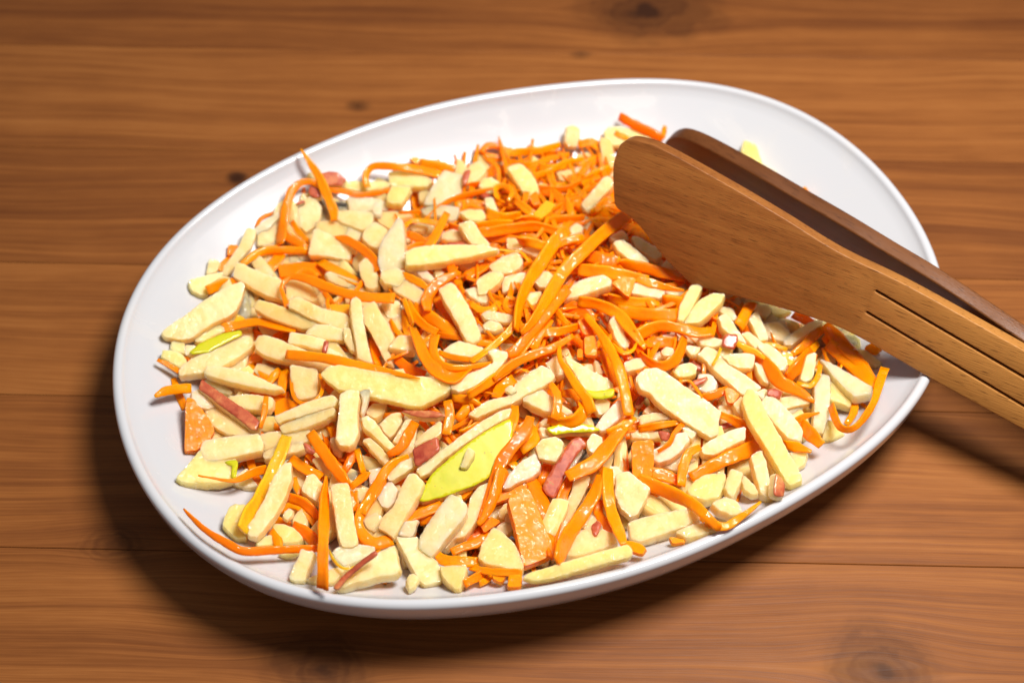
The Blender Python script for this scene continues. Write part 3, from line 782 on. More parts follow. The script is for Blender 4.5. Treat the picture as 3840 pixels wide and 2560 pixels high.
C N 5 25:30:25 1050,80 1200,60 1290,160|thin amber carrot shred draped over the amber topped knob
A N 3 0 1040,310 1240,260 1250,330 1160,420 1040,460|apple wedge left of the long diagonal shreds
C N 5 40:90:110:110:110:70 640,250 520,300 420,370 360,450 340,520 350,600|wide carrot shred curling over the top of the long pale stick
C N 4 80:90:80 560,170 590,260 650,280|short carrot shred above the long pale stick
C N 2 90:90:80 700,290 830,220 980,120|carrot shred running under the thin curved stick
A N 5 0 460,420 560,360 600,380 680,500 760,640 840,830 830,890 770,925 700,890 640,760 560,620 500,520|long pale apple stick lying upright in the centre
A N 3 0 0,330 80,300 200,360 310,440 310,520 260,570 150,500 40,440|short apple stick left of the wide curling shred
C N 4 30:70:80:50 40,240 150,280 270,340 360,400|tapered carrot shred above the short stick at centre left
p N 3 0 210,230 260,205 330,240 410,310 380,350 300,320|narrow pinkish apple stick under the thin curved stick
A N 2 0 410,240 460,220 510,270 440,320 420,300|tiny pale apple cube under the thin curved stick
Ao N 1 0 620,170 860,130 850,200 740,250 640,210|amber apple slice beneath the thin curved stick
C N 3 80:90:80:70 160,520 230,640 330,740 440,800|carrot shred at the left side of the central tangle
C N 4 40:45:40 130,490 170,600 215,730|thin glossy carrot shred at the left side of the central tangle
C N 3 110:130:120:100 220,560 370,660 500,740 620,830|wide smooth carrot shred left of the long pale stick
C N 2 100:100:100 430,480 520,600 600,720|deep carrot shred behind the long pale stick
C N 2 80:90:80 620,380 700,500 720,620|carrot shred right of the top of the long pale stick
C N 5 60:100:110:130:120:60 210,760 270,900 330,1040 430,1150 580,1220 740,1120|broad carrot shred sweeping in a curve below the long pale stick
C N 5 90:90:80:70:60:50:20 420,830 400,960 450,1070 560,1120 700,1120 850,1100 980,1070|dark curl lying across the bend of the broad sweeping carrot shred
C N 4 50:60:60:50 450,980 560,1020 680,1040 800,1050|thin curl inside the broad sweeping carrot shred
C N 1 100:100:80 60,1040 180,1130 330,1190|carrot shred above the biggest slice
C N 1 70:70:70 110,620 150,740 170,860|deep carrot shred at centre left of the tangle
C N 1 60:60:50 0,700 60,780 120,840|lower deep carrot shred at centre left of the tangle
A N 4 0 480,1000 560,930 640,895 760,930 860,960 840,1010 740,1050 600,1030|oval apple slice cradled by the broad sweeping shred
A N 5 0 560,1240 700,1210 850,1150 960,1090 900,990 960,970 1080,1000 1080,1050 1020,1140 900,1250 760,1330 640,1370 560,1340|curved tail apple slice continuing right of the biggest slice
A N 3 0 700,420 780,400 910,480 900,550 830,550 730,480|ragged apple piece right of the long pale stick
C N 4 50:70:80:70 740,520 830,590 950,590 1010,520|carrot small curl below the ragged piece
C N 4 40:45:50:50:40 1170,500 1090,480 1060,560 1120,620 1200,600|round carrot ring in the middle of the heap
A N 4 0 840,640 900,615 1060,640 1140,660 1130,710 1060,720 870,690|upper of two small apple sticks right of the long pale stick
A N 4 0 860,740 930,700 1010,730 1050,770 960,810 880,790|lower of two small apple sticks right of the long pale stick
A N 2 0 770,720 840,730 860,790 830,830 790,770|small apple bit hidden right of the long pale stick
C N 2 60:60:50 740,620 820,660 880,720|thin straight carrot shred beside the two small sticks
C N 2 90:90:80 820,860 950,850 1050,830|flat carrot shred below the two small sticks
C N 3 60:70:60 790,900 880,900 980,900|low wet carrot shred below the two small sticks
A N 4 0 1320,320 1400,250 1470,260 1520,310 1450,410 1370,400|round apple lump between the two long diagonal shreds
Ay N 3 0 1220,510 1290,450 1400,440 1360,540 1280,600 1230,570|yellow apple lump behind the longest diagonal shred
A N 5 0 1600,520 1680,390 1780,330 1960,290 2040,340 2040,390 1900,440 1720,500|half moon apple slice right of the longest diagonal shred
C N 6 100:110:120:100:70 1640,400 1500,560 1330,760 1150,980 1080,1000|carrot shred fanning down from the crossing at the centre
C N 5 110:120:100 1450,640 1300,820 1180,1010|middle carrot shred of the central fan
C N 4 80:90:80 1480,680 1380,820 1320,960|right hand carrot shred of the central fan
C N 6 50:60:70:70:50 1180,560 1150,700 1090,800 930,940 750,1070|carrot shred hooking left from the centre towards the oval slice
C N 6 50:80:95:90:40 1690,830 1500,940 1300,1010 1120,1100 960,1230|long bowed carrot shred passing just below the centre
C N 5 90:100:90:70 1220,1010 1100,1120 900,1260 720,1380|lower companion of the long bowed central carrot shred
C N 4 90:90:60 1400,800 1560,790 1740,740|glossy carrot shred right of the central fan
C N 5 55:60:50 1520,570 1580,660 1640,720|short thick carrot shred just right of the crossing
C N 3 150:150:140 1600,560 1760,600 1860,690|wide flat carrot shred right of the crossing
K N 5 0 1730,700 1870,650 1910,780 1870,840 1780,820|broad carrot flap right of centre
K N 5 0 1800,850 1900,840 1900,1015 1800,1010|square carrot tag hanging right of centre
K N 4 0 1735,960 1770,960 1770,1035 1730,1035|tiny square carrot tag left of the bigger tag
C N 4 50:60:50 1680,850 1760,900 1800,960|small carrot shred above the tiny square tag
A N 3 0 1660,740 1720,760 1730,800 1690,790|tiny pale apple chip in the carrots right of centre
C N 2 100:100:100 1300,900 1340,1000 1420,940|deep carrot shred under the long bowed central shred
A N 3 0 1440,1100 1530,1030 1590,1080 1600,1200 1540,1230 1480,1170|pinkish apple stub behind the brown tipped stick
Ao N 2 0 1480,960 1600,920 1650,1000 1610,1030 1520,1020|amber apple piece above the pinkish stub
C N 6 40:50:70:90:110:100 1560,930 1570,1050 1640,1160 1720,1290 1810,1410 1860,1540|carrot shred falling from the centre beside the green bottomed wedge
Ay N 4 0 1610,1030 1700,1080 1850,1170 2000,1240 2060,1300 2060,1370 1950,1400 1850,1390 1780,1310 1700,1180 1640,1090|fat apple wedge with yellow green peel right of centre
g N 5 0 1790,1330 1900,1350 2060,1320 2055,1380 1950,1405 1850,1395|
C N 7 60:80:100:100:110:100:110 1800,640 1930,800 2010,930 2080,1060 2130,1200 2170,1370 2200,1560|long bright carrot shred running down the right of the centre
C N 3 60:70:70 1980,1010 2040,1140 2080,1300|darker carrot shred behind the long bright one
A N 3 0 1880,1060 1920,1080 1960,1180 1900,1190|thin apple sliver in the dark gap right of centre
A N 2 0 1780,1110 1860,1100 1890,1160 1800,1170|small apple lump in the dark gap right of centre
A N 5 0 730,1560 900,1440 1100,1400 1160,1290 1290,1180 1400,1120 1480,1160 1520,1220 1500,1270 1400,1330 1260,1390 1130,1480 1000,1520 800,1610|long brown tipped apple stick just right of centre
C N 4 110:120:90 1150,1230 1040,1300 980,1400|amber carrot shred bend left of the brown tipped stick
A N 6 0 1060,1330 1120,1290 1170,1350 1120,1380|tiny apple chip resting on the brown tipped stick
C N 4 25:25:25 1150,1170 1210,1140 1290,1170|tiny arched carrot shred behind the brown tipped stick
C N 3 80:90:40 580,1400 720,1420 850,1480|pointed carrot shred below the curved tail slice
C N 2 100:100:100 1080,1150 980,1250 860,1370|wide deep carrot shred under the bowed central shred
C Q 4 90:100:90 780,250 800,380 770,560|upright carrot shred left of the brown tipped stick
C Q 2 90:100:90 1060,180 950,330 870,430|deep carrot shred beside the brown tipped stick
C Q 2 90:90:90 1130,430 1020,500 900,560|red carrot shred above the green peeled slice
R Q 4 0 360,350 500,350 650,350 780,395 700,430 560,430 430,400|long thin red apple peel strip under the biggest slice
A Q 1 0 30,370 100,290 230,290 210,380 120,440|brownish skinned apple slice under the biggest slice
A Q 2 0 160,480 250,390 350,370 360,440 300,560 250,610 190,560|rounded yellow apple stick below the long red peel strip
A Q 3 0 280,630 400,430 460,430 400,560 320,670|thin pale apple stick left of the red peeled block
C Q 4 90:110:100:60 480,450 420,560 350,680 230,750|crooked carrot shred left of the red peeled block
A Q 4 0 480,690 480,640 560,560 720,440 720,560 690,600 580,640|apple block with a dark red peel face left of the green peeled slice
r Q 5 0 465,700 560,650 685,590 700,700 600,780 490,850|
A Q 5 0 490,900 560,850 700,740 900,590 1100,450 1280,350 1365,330 1340,410 1150,520 950,650 750,790 600,930 530,970|long thin apple stick lying along the green peeled slice
G Q 4 0 520,1180 560,1060 640,930 800,790 950,670 1150,530 1340,430 1380,480 1370,640 1290,750 1230,850 1150,980 1020,1050 850,1110 700,1160 560,1195|large shiny green peeled apple slice in front of centre
A Q 6 0 900,870 940,760 970,690 1030,720 1010,790 950,880|small seed shaped apple bit sitting on the green peeled slice
A Q 4 0 -5,420 50,400 110,450 200,580 310,700 260,730 200,690 80,570 10,520|slim apple stick left of the crooked shred in front
A Q 3 0 0,620 70,600 170,690 240,790 230,860 160,810 60,700|lower slim apple stick left of the crooked shred in front
A Q 4 0 215,920 300,850 460,780 490,860 400,930 280,1000 240,980|short apple stick left of the foot of the green peeled slice
C Q 5 50:90:100:100:60 420,760 250,850 140,1010 50,1170 0,1290|long carrot shred running down left of the short stick in front
p Q 1 0 60,900 180,870 130,980 70,1040|dark pink apple bit in the gap left of the green slice
p Q 3 0 135,1140 250,1000 330,1080 310,1200 240,1260 180,1230|pink tinged apple lump left of the front cut block
C Q 5 90:120:130:130:90:60 1540,400 1500,520 1400,640 1280,800 1200,1000 1080,1350|translucent carrot shred hanging right of the green peeled slice
C Q 4 70:120:120 1400,300 1380,420 1330,560|carrot shred at the upper end of the green peeled slice
p Q 5 0 1290,1060 1330,960 1450,820 1580,750 1640,850 1620,920 1550,980 1430,1020 1340,1075|pinkish apple lump stick right of the green peeled slice
A Q 6 0 1590,680 1650,610 1770,590 1850,640 1840,730 1780,820 1700,810 1620,780|round pale apple nugget right of the green peeled slice
A Q 5 0 2060,640 2110,560 2190,600 2220,690 2210,760 2150,780 2080,720|small oval apple nugget beside the long reddish peel
A Q 4 0 1470,260 1560,180 1650,170 1750,250 1800,330 1780,380 1700,380 1560,320|oval apple stick under the brown tipped stick
A Q 3 0 1820,290 1930,360 1880,400 1800,390|pointed apple scrap right of the oval stick
C Q 6 60:80:90:100 1720,90 1780,180 1790,300 1770,420|short curved carrot shred hanging from the brown tipped stick
C Q 5 80:110:130:110:80 2010,250 2030,330 1960,420 1850,450 1700,420|wide carrot shred bend below the fat wedge
C Q 3 80:90:90 1830,180 1960,200 2050,350|carrot shred loop behind the wide bend
G Q 4 0 1690,510 1800,480 1990,470 2100,490 2180,530 2100,550 1900,560 1750,580 1700,550|slim olive apple peel sliver right of the green peeled slice
A Q 3 0 1620,500 1690,510 1710,590 1640,590|pale apple scrap at the left end of the olive peel sliver
A Q 3 0 1620,450 1690,420 1710,470 1640,490|small bump above the olive apple peel sliver
A Q 4 0 2110,280 2190,230 2270,270 2250,350 2180,400 2120,340|rounded apple piece under the fat wedge
p Q 4 0 2130,510 2230,370 2352,250 2440,330 2370,430 2200,560|pinkish apple stick beside the long bright shred
At Q 3 0 1710,1160 1810,1010 1890,850 2030,650 2000,760 1880,930 1790,1130 1740,1200|long apple slice with a reddish peel face in front right of centre
r Q 4 0 1660,1050 1700,960 1800,800 1920,620 1990,590 2050,650 1970,730 1890,850 1820,1000 1760,1140 1700,1110|
C Q 6 90:140:150:140:100 2400,500 2250,680 2130,820 2000,890 1880,950|wide carrot shred crossing in front of the long reddish peel
C Q 5 100:110:90 2250,560 2380,500 2480,400|carrot shred end leading up to the pinkish stick
C Q 2 110:110:110 1600,500 1560,620 1450,700|deep carrot shred behind the pinkish lump stick
C Q 2 90:90:90 1700,820 1680,920 1620,1010|deep red carrot shred beside the long reddish peel
K Q 2 0 950,1060 1010,1070 940,1150 880,1160|little carrot tip below the green peeled slice
K A 3 25 735,480 800,500 870,590 930,660 990,780 930,890 840,960 720,965 730,700|thick carrot slab at the left edge of the heap
p A 4 0 780,430 850,400 960,490 1030,570 930,580 820,560 780,510|pinkish apple slab end lying on the thick carrot slab
A A 3 0 1120,470 1300,450 1530,480 1530,560 1500,600 1310,600 1180,560|pale apple block behind the red peeled stick at left
C A 5 45:60:35 1465,455 1450,600 1412,745|thin carrot shred bridging the pale block at left
R A 5 0 850,400 880,320 950,370 1150,510 1290,600 1420,710 1400,800 1340,790 1250,710 1100,600 950,480|apple stick with mottled red peel at the left front
A A 3 0 900,310 1000,320 1100,380 1160,430 1130,460 1040,430 950,360|thin apple slice behind the mottled red stick
A A 2 0 1160,370 1310,395 1305,445 1180,445|small pale apple bit under the long tapering stick
A A 3 0 910,600 960,575 1050,575 1150,640 1250,700 1350,760 1420,810 1250,840 1130,825 990,750 930,670|curved thick apple slice below the mottled red stick
A A 4 0 870,950 890,890 1000,860 1200,840 1410,820 1450,900 1440,970 1250,1010 1050,1060 930,1080 860,1070|long straight apple stick at the left front edge
A A 3 0 1410,830 1500,800 1700,790 1860,780 1895,830 1870,890 1700,920 1560,940 1450,970|apple stick passing under the broad amber shred at left front
A A 3 0 1450,980 1600,920 1800,885 1850,940 1760,990 1640,1010 1530,1050 1450,1050|lower apple stick with a red tip at left front
r A 4 0 1810,885 1850,900 1915,980 1840,965|
Ay A 2 0 640,1215 700,1150 780,1060 860,960 900,1060 1050,1070 1190,1045 1185,1230 1050,1270 900,1280 750,1270 680,1250|pale triangular apple slice on the bare front left of the dish
g A 3 0 1090,1060 1200,1045 1180,1200 1150,1200 1160,1090|
A A 1 0 1130,1260 1200,1190 1290,1130 1350,1230 1410,1300 1300,1310|pale apple piece right of the triangular slice
C A 4 14:22:40:70:85:90 840,1180 980,1205 1150,1230 1250,1200 1350,1150 1470,1120|carrot shred with a thread like end across the triangular slice
C A 1 80:80:80 1310,1010 1340,1120 1400,1270|carrot shred going down behind the triangular slice
Co A 5 100:130:130:120:130:120 1655,820 1600,980 1500,1200 1390,1400 1300,1540 1240,1680|broad amber carrot shred running down the left front
A A 6 0 1630,1090 1695,1080 1710,1230 1640,1420 1560,1560 1420,1740 1380,1770 1310,1750 1290,1680 1370,1560 1460,1400 1530,1220|long apple stick beside the broad amber shred at left front
A A 5 0 1545,650 1600,630 1800,540 2000,470 2080,460 2140,500 2110,560 1900,620 1750,670 1620,700 1590,720|upper of two stacked apple sticks below the ringed block
A A 4 0 1600,740 1700,700 1850,640 2100,570 2095,640 2000,700 1850,760 1700,800 1620,815|lower of two stacked apple sticks below the ringed block
A A 5 0 2150,450 2220,420 2310,430 2330,480 2310,640 2320,820 2280,910 2230,945 2150,920 2110,860 2120,740 2140,600|stout upright apple stick below the left of the biggest slice
C A 3 100:115:120:110:70 1870,790 1960,920 2060,1060 2150,1180 2220,1270|straight carrot shred slanting down beside the stout upright stick
A A 2 0 2050,860 2100,840 2175,930 2150,1010 2090,960|pinkish apple bit left of the stout upright stick
Ao A 1 0 1890,1040 1960,1020 2070,1160 2060,1210 1980,1170|deep pinkish apple stick beside the slanting shred
C A 2 100:100:90 1690,1030 1820,1120 1970,1200|carrot shred above the angular piece at left front
A A 3 0 1800,1290 1840,1200 1900,1180 1980,1270 1990,1340 1940,1450 1870,1400 1800,1340|angular pale apple piece left of the vertical front shred
C A 2 60:60:60 1720,1200 1750,1300 1790,1370|short carrot shred left of the angular pale piece
C A 1 90:90:60 2250,920 2240,1040 2170,1150|deep carrot shred below the stout upright stick
C A 1 60:60:50 2300,940 2330,1050 2360,1160|narrow deep carrot shred below the stout upright stick
C A 2 70:70:70 2400,1150 2330,1220 2240,1290|carrot shred above the front upright stick
C B 3 90:90:95:70 1270,200 1390,240 1480,310 1560,400|bowed carrot shred behind the vertical front shred
C B 2 50:60:60:50 1200,340 1290,280 1400,320 1540,480|lower bowed carrot shred left of the vertical front shred
C B 6 14:90:105:105:105:105 1622,15 1605,230 1600,450 1597,650 1595,850 1595,1045|straight vertical carrot shred at the front, reaching the rim
A B 5 0 1670,110 1750,95 1825,98 1850,220 1870,380 1900,560 1920,650 1860,690 1770,685 1740,590 1720,450 1690,270|upright apple stick right of the vertical front shred
C B 3 14:35:60:80:90:80:70 315,310 400,400 520,510 700,620 870,700 1150,690 1545,675|long carrot shred sweeping along the front left wall of the dish
Ay B 2 0 690,420 740,320 780,290 880,285 920,300 870,430 900,520 890,590 800,595 730,530 680,480|yellow apple lump at the front left under the amber shred
Ay B 1 0 1130,470 1220,470 1330,510 1420,600 1370,645 1220,645 1170,560|grooved yellow apple piece near the front left
Ay B 1 0 990,610 1110,560 1170,650 1090,665 990,665|small yellow apple piece left of the orange wedge at front
Ay B 1 0 1190,720 1300,700 1400,705 1330,750 1260,760|thin yellow apple edge below the long sweeping shred
C B 2 90:100:70 1110,520 1170,600 1190,670|carrot orange wedge between the yellow pieces at front left
C B 2 100:120:120 1320,470 1430,530 1540,640|wide carrot shred left of the vertical front shred
C B 0 110:110:110 1130,400 1220,450 1330,500|deep amber carrot shred at front left
A B 4 0 1225,380 1270,320 1330,330 1310,390 1265,415|tiny apple nugget at front left
Ao B 2 0 1325,400 1400,320 1470,430 1460,490 1320,510|orange stained apple lump at front left
A B 2 0 1400,700 1530,715 1500,800 1470,880 1430,990 1350,990 1290,960 1340,850 1380,780|apple stub left of the foot of the vertical front shred
At B 2 0 1680,720 1740,680 1900,660 2060,680 2080,720 1980,790 1850,850 1780,860 1720,800|glassy apple slice right of the vertical front shred
Co B 4 18:25:25:20:14 1650,690 1700,790 1790,860 1900,835 2080,715|carrot thin thread curving under the glassy slice
A B 1 0 1440,960 1540,920 1700,860 1850,840 1780,900 1700,1000 1540,1010 1450,990|flat apple piece behind the foot of the vertical front shred
A B 4 0 1720,1050 1790,940 1950,830 2100,740 2260,660 2285,740 2290,800 2315,880 2260,930 2120,940 2000,980 1900,1000 1800,1050|big apple wedge with a thin red edge at the front
r B 5 0 1700,1035 1780,940 1930,810 2080,705 2085,722 1945,828 1795,955 1725,1050|
C B 4 80:90:100:90:110:130:110 2180,0 2070,170 1970,310 1920,440 1970,560 2080,630 2230,590|carrot shred curving like a hook near the front
C B 3 60:60:60:50 1905,400 1910,540 1990,640 2120,700|outer edge carrot shred of the hook near the front
C B 2 90:90:90 1870,150 1880,240 1900,330|short deep carrot shred above the hook
A B 3 0 1970,430 2080,360 2140,400 2140,490 2080,550 2000,510|white apple nugget inside the carrot hook
A B 2 0 2000,330 2050,270 2110,250 2115,330 2050,360|small apple lump above the carrot hook
C B 0 35:40:30 2160,1000 2180,960 2225,935|carrot tiny amber scrap on the dish under the big front wedge
A C 5 0 90,90 140,10 190,0 275,90 250,170 180,290 110,400 50,510 0,600 -50,560 -140,500 -100,400 0,310|thick apple stick leaning beside the foot of the green slice
p C 4 0 20,560 60,450 220,420 190,500 160,580 90,580|pink peeled apple cube near the front
A C 3 0 15,590 120,590 220,580 250,680 330,760 400,800 440,920 430,990 280,1025 220,980 170,880 110,760|long curved apple slice hanging to the dish floor at front
A C 2 0 110,950 170,920 215,960 180,1030 135,1068 105,1010|small drip shaped apple end beside the curved front slice
Ao C 2 0 410,860 540,850 665,860 640,960 600,1065 560,1060 480,990 440,940|small triangular apple piece at the front rim
At C 6 0 430,300 515,200 580,220 660,290 660,360 600,460 480,590 340,775 280,750 215,690 230,600 330,440|smooth translucent apple block front and centre
A C 4 0 700,220 780,120 880,85 850,190 800,330 770,420 700,530 640,590 560,610 480,700 435,690 500,590 600,440 680,330|long ridged apple slice behind the translucent front block
C C 3 80:90:100 80,400 230,360 430,280|flat carrot shred below the green peeled slice
C C 2 60:60:60 170,280 300,280 440,240|upper flat carrot shred below the green peeled slice
C C 2 80:80:80 230,430 320,410 400,380|short carrot shred left of the translucent front block
C C 4 60:110:110:90 370,700 450,780 600,800 775,795|bent carrot shred below the translucent front block
C C 3 70:80:90:80 520,710 640,660 770,620 860,530|curved carrot shred above the bent one at front
C C 2 90:110:100 600,640 740,560 850,430|carrot shred behind the front triangle of apple
K C 4 0 785,450 880,390 970,430 900,480 825,530|squared shred end left of the wide carrot slab
C C 6 120:110:110:60:40 1000,-60 940,110 880,270 800,420 760,450|tail of the translucent carrot shred near the front
Ao C 4 0 770,780 800,650 900,490 1010,560 1110,660 1170,800 1180,880 1080,890 960,860 830,830|orange tinted triangular apple slice beside the wide carrot slab
K C 5 30 1040,240 1210,140 1270,250 1340,430 1420,620 1440,750 1310,810 1185,855 1150,700 1110,500|widest carrot slab, wet and shiny, at the front
Ao C 3 0 960,340 1030,260 1060,330 1095,440 1010,440 960,400|peach coloured apple lump left of the wide carrot slab
A C 4 0 930,490 1000,440 1080,470 1090,520 1020,570 960,540|small pale apple nugget left of the wide carrot slab
K C 4 0 910,190 1050,140 1190,60 1225,120 1060,210 905,275|carrot band above the wide carrot slab
C C 4 110:140:140:110:50 1240,20 1340,220 1410,420 1440,620 1430,760|shred along the right side of the wide carrot slab
C C 4 80:110:100:50 1640,-40 1540,200 1490,430 1455,680|thin bowed shred right of the wide carrot slab
A C 3 0 1670,20 1730,10 1795,25 1750,150 1680,300 1600,440 1550,475 1515,420 1550,310 1620,170|translucent slanting apple stick in front right of centre
C C 6 70:120:135:140:135:80 1890,0 1830,190 1720,370 1610,530 1530,690 1495,800|wide straight carrot shred slanting down to the front
C C 6 100:115:115:115:60 1955,-60 1960,180 2000,370 2060,520 2105,640|upright carrot shred at the front right of centre
C C 4 80:90:90:60 1890,230 1870,340 1930,450 2000,560|carrot shred between two crossing shreds at front right
R C 5 0 1805,470 1860,415 1900,470 1870,540 1845,585 1820,540|small dark red apple peel flake at the front
A C 3 0 1560,760 1610,650 1700,530 1830,480 2000,560 2050,650 1900,700 1700,760|broad yellow apple slice below the dark red flake
Ay C 4 0 1175,960 1230,910 1400,860 1600,800 1800,740 2050,670 2140,650 2180,700 2170,770 2000,810 1750,880 1550,940 1400,975 1270,990|long straight edged apple stick along the front rim
K C 3 0 2080,640 2160,620 2240,640 2310,680 2270,730 2160,700|twisted carrot shred end on the front rim
A C 5 0 2030,10 2150,-20 2240,60 2345,130 2300,240 2220,390 2160,410 2070,320 2020,200|large flat angular apple slice at front right of centre
C C 2 80:90:80 640,1000 750,940 860,880|square ended carrot shred poking towards the front rim
C C 3 50:70:80 700,850 900,890 1170,900|carrot shred lying along the front under the triangle slice
K C 2 0 900,900 1020,930 980,990 905,955|tiny carrot cube at the front rim
K C 2 0 1050,930 1165,930 1155,1030 1045,1035|square carrot tab at the front rim
C C 1 60:60:60 780,1000 850,960 900,920|small shred end beside the tiny carrot cube
A D 6 0 0,170 30,145 100,140 160,170 240,230 340,300 420,350 490,410 475,470 475,540 430,570 330,510 200,430 100,350 60,300 -10,270 -30,200|biggest smooth apple stick on the right side of the heap
A D 4 0 260,500 300,490 345,530 320,580 280,545|small pale apple scrap below the biggest smooth stick on the right
A D 5 0 370,640 400,600 560,520 640,500 640,580 540,630 450,680 380,670|ridged pair of stuck together apple sticks at lower right
C D 4 60:80:90:100:90 310,800 420,740 540,680 640,640 745,590|broad carrot shred below the ridged pair of sticks
C D 5 55:70:60:40 250,850 265,740 300,650 370,615|bent carrot shred left of the broad one at lower right
C D 6 90:90:80:70:45 -20,810 150,880 300,950 400,1030 485,1115|long carrot shred slanting to the front right rim
C D 3 60:70:55:45:12 330,970 420,1070 520,1100 620,1040 740,950|carrot shred curving along the front right wall
K D 5 0 -50,590 80,575 80,720 50,860 -40,820|wide carrot flap at the top of the slanting shred
C D 3 70:80:60 40,760 150,790 260,830|shred under the wide carrot flap
Ay D 4 0 280,890 330,830 400,790 520,790 520,850 480,930 390,950 310,920|smooth yellow apple lozenge at lower right
Ay D 2 0 85,940 200,900 320,960 260,1030 200,1040|greenish yellow apple piece under the slanting shred
Ay D 1 0 0,970 60,950 180,1020 120,1020 0,1060|shadowed yellow apple wedge left of the greenish yellow piece
A D 3 0 430,970 520,935 590,960 625,1020 560,1045 470,1010|grainy apple piece near the front right rim
A D 3 0 -80,1090 0,1065 150,1030 340,1000 370,1060 280,1110 120,1160 0,1200 -60,1190|grainy flat apple stick at the front right rim
A D 2 0 215,1150 300,1110 420,1085 470,1130 400,1160 290,1190|apple end piece tucked under the front right rim
K D 1 0 180,1170 280,1195 200,1205|carrot sliver at the front right rim
A D 4 0 550,760 630,785 610,850 570,930 530,910 510,860|short apple stick standing by the yellow lozenge
A D 3 0 615,830 640,800 700,860 725,905 680,912 640,890|small apple stick right of the one by the lozenge
A D 4 0 670,680 740,650 770,720 790,830 830,930 780,942 730,910 700,800|straight apple stick left of the long leaning one at right
Ay D 3 0 745,650 790,640 840,720 890,830 820,800 780,730|yellow apple sliver under the long leaning stick at right
Ay D 6 0 620,330 650,275 690,278 740,340 770,420 850,550 900,650 985,800 985,830 920,860 890,840 830,740 740,590 660,460 635,400|long leaning apple stick with a brownish end at right
R D 5 0 820,780 850,810 882,850 875,930 845,935 805,905|small red apple peel square near the right front rim
A D 2 0 910,650 1025,655 1005,715 960,755 930,720|pale apple bit at the right edge under the leaning stick
A D 5 0 735,350 780,305 830,330 900,400 960,470 995,530 980,590 900,575 820,490 750,400|grainy apple stick right of the long leaning stick
R D 6 0 778,270 820,262 865,285 860,340 820,330 775,310|small glossy red apple peel square behind the leaning stick
A D 5 0 690,290 760,262 785,275 750,335|pale apple scrap beside the glossy red peel square
Ao D 5 0 568,360 625,305 640,400 625,440 590,410|browned apple lump left of the long leaning stick
A D 4 0 350,60 400,10 460,30 520,110 620,170 740,260 700,300 620,310 560,250 450,160 400,100|long rough apple stick right of centre
A D 5 0 500,70 560,55 640,50 700,60 695,110 680,145 600,145 540,120|stubby bent apple stick on the long rough stick
A D 5 0 715,0 780,-10 860,50 905,110 890,160 850,150 800,90|long drop shaped apple stick at the right
A D 4 0 700,100 740,120 790,180 785,235 750,225 710,160|grainy apple stub between the right hand sticks
C D 5 40:80:95:80:60:16 700,30 780,110 850,210 930,250 1000,290 1075,345|wide pointed carrot shred across the right side
C D 4 60:80:80 900,190 980,110 1060,30|carrot shred rising towards the tongs at right
Ay D 5 0 1015,60 1075,45 1070,120 1050,200 1010,225 970,210|very shiny yellow apple block at right
C D 6 30:35:35:20 1105,90 1090,180 1040,240 960,220|amber carrot shred looped round the shiny yellow block
At D 4 0 1060,230 1100,180 1162,195 1160,300 1150,430 1115,545 1050,520 1060,380|tall see-through apple stick at the right edge
Ay D 3 0 1165,225 1230,235 1295,310 1285,382 1220,360 1155,345|pale yellow apple piece right of the see-through stick
At D 5 0 1100,90 1180,120 1300,190 1425,265 1410,300 1310,325 1250,270 1180,200|frosted triangular apple slice at the right edge
C D 4 80:100:100:70 1150,-20 1240,50 1360,160 1440,255|wide carrot shred above the frosted triangular slice
C D 5 60:55:45:40:40:45:50:40 1500,130 1465,230 1430,340 1360,450 1290,505 1225,490 1190,420 1170,360|carrot shred looping round the far right end of the heap
C D 1 45:50:40 1320,320 1310,400 1265,475|straight carrot shred inside the loop at the far right
C D 4 14:18:14 1225,50 1240,100 1220,140|carrot thin dark curl above the frosted triangular slice
A D 4 0 860,320 950,300 1040,325 1040,360 960,370 880,395 840,370|flat apple piece under the tip of the wide pointed shred
A D 3 0 895,400 990,365 985,430 920,440|small flat apple piece below the pointed shred tip
C D 5 50:40:10 940,465 1010,425 1100,402|small pointed carrot shred at the right
C D 4 90:90:60 985,480 1050,540 1110,600|broad stub of carrot at the right edge
C D 4 50:70:16 880,595 960,615 1050,640|arrow shaped carrot shred end at the right edge
Ay D 1 0 1120,540 1150,460 1210,470 1250,535 1180,575 1110,585|wet yellow apple piece on the dish at the right edge
C D 3 55:60:50 380,315 460,290 545,260|carrot shred above the biggest smooth stick on the right
K D 5 0 520,260 560,265 605,300 570,350 540,345|folded carrot square right of the biggest smooth stick
C D 7 12:16:18:12 242,215 300,208 345,255 383,315|thin hair like carrot shred hooked over the biggest smooth stick
R D 4 0 300,265 320,215 420,187 380,235|dark maroon apple peel sliver behind the hair like shred
p D 3 0 360,180 430,180 475,230 465,285 400,290 345,255|knobbly white apple piece behind the maroon peel sliver
Ay D 3 0 195,150 240,120 300,108 345,130 345,180 290,200 230,195|yellow green chunk above the biggest smooth apple stick
R D 2 0 320,90 400,130 440,165 370,170 330,140|dull red apple peel under the long rough stick
A D 2 0 480,370 570,365 570,430 510,495 490,450|wet pale apple piece right of the biggest smooth stick
C D 4 40:60:60 490,415 580,450 680,500|carrot shred between the two big sticks on the right
C D 2 100:100:100 600,500 680,560 740,540|deep carrot shred left of the long leaning stick
A D 2 0 20,400 90,335 185,395 120,420 40,420|pale apple piece under the biggest smooth stick
A D 3 0 0,430 100,412 180,418 185,455 80,470 0,490|flat apple stick below the biggest smooth stick
C D 4 45:50:40:14 -10,505 90,485 190,470 270,460|flat carrot shred pointing right below the flat stick
C D 5 35:32:30:20 265,470 210,530 180,590 110,640|dangling amber carrot shred below the biggest smooth stick
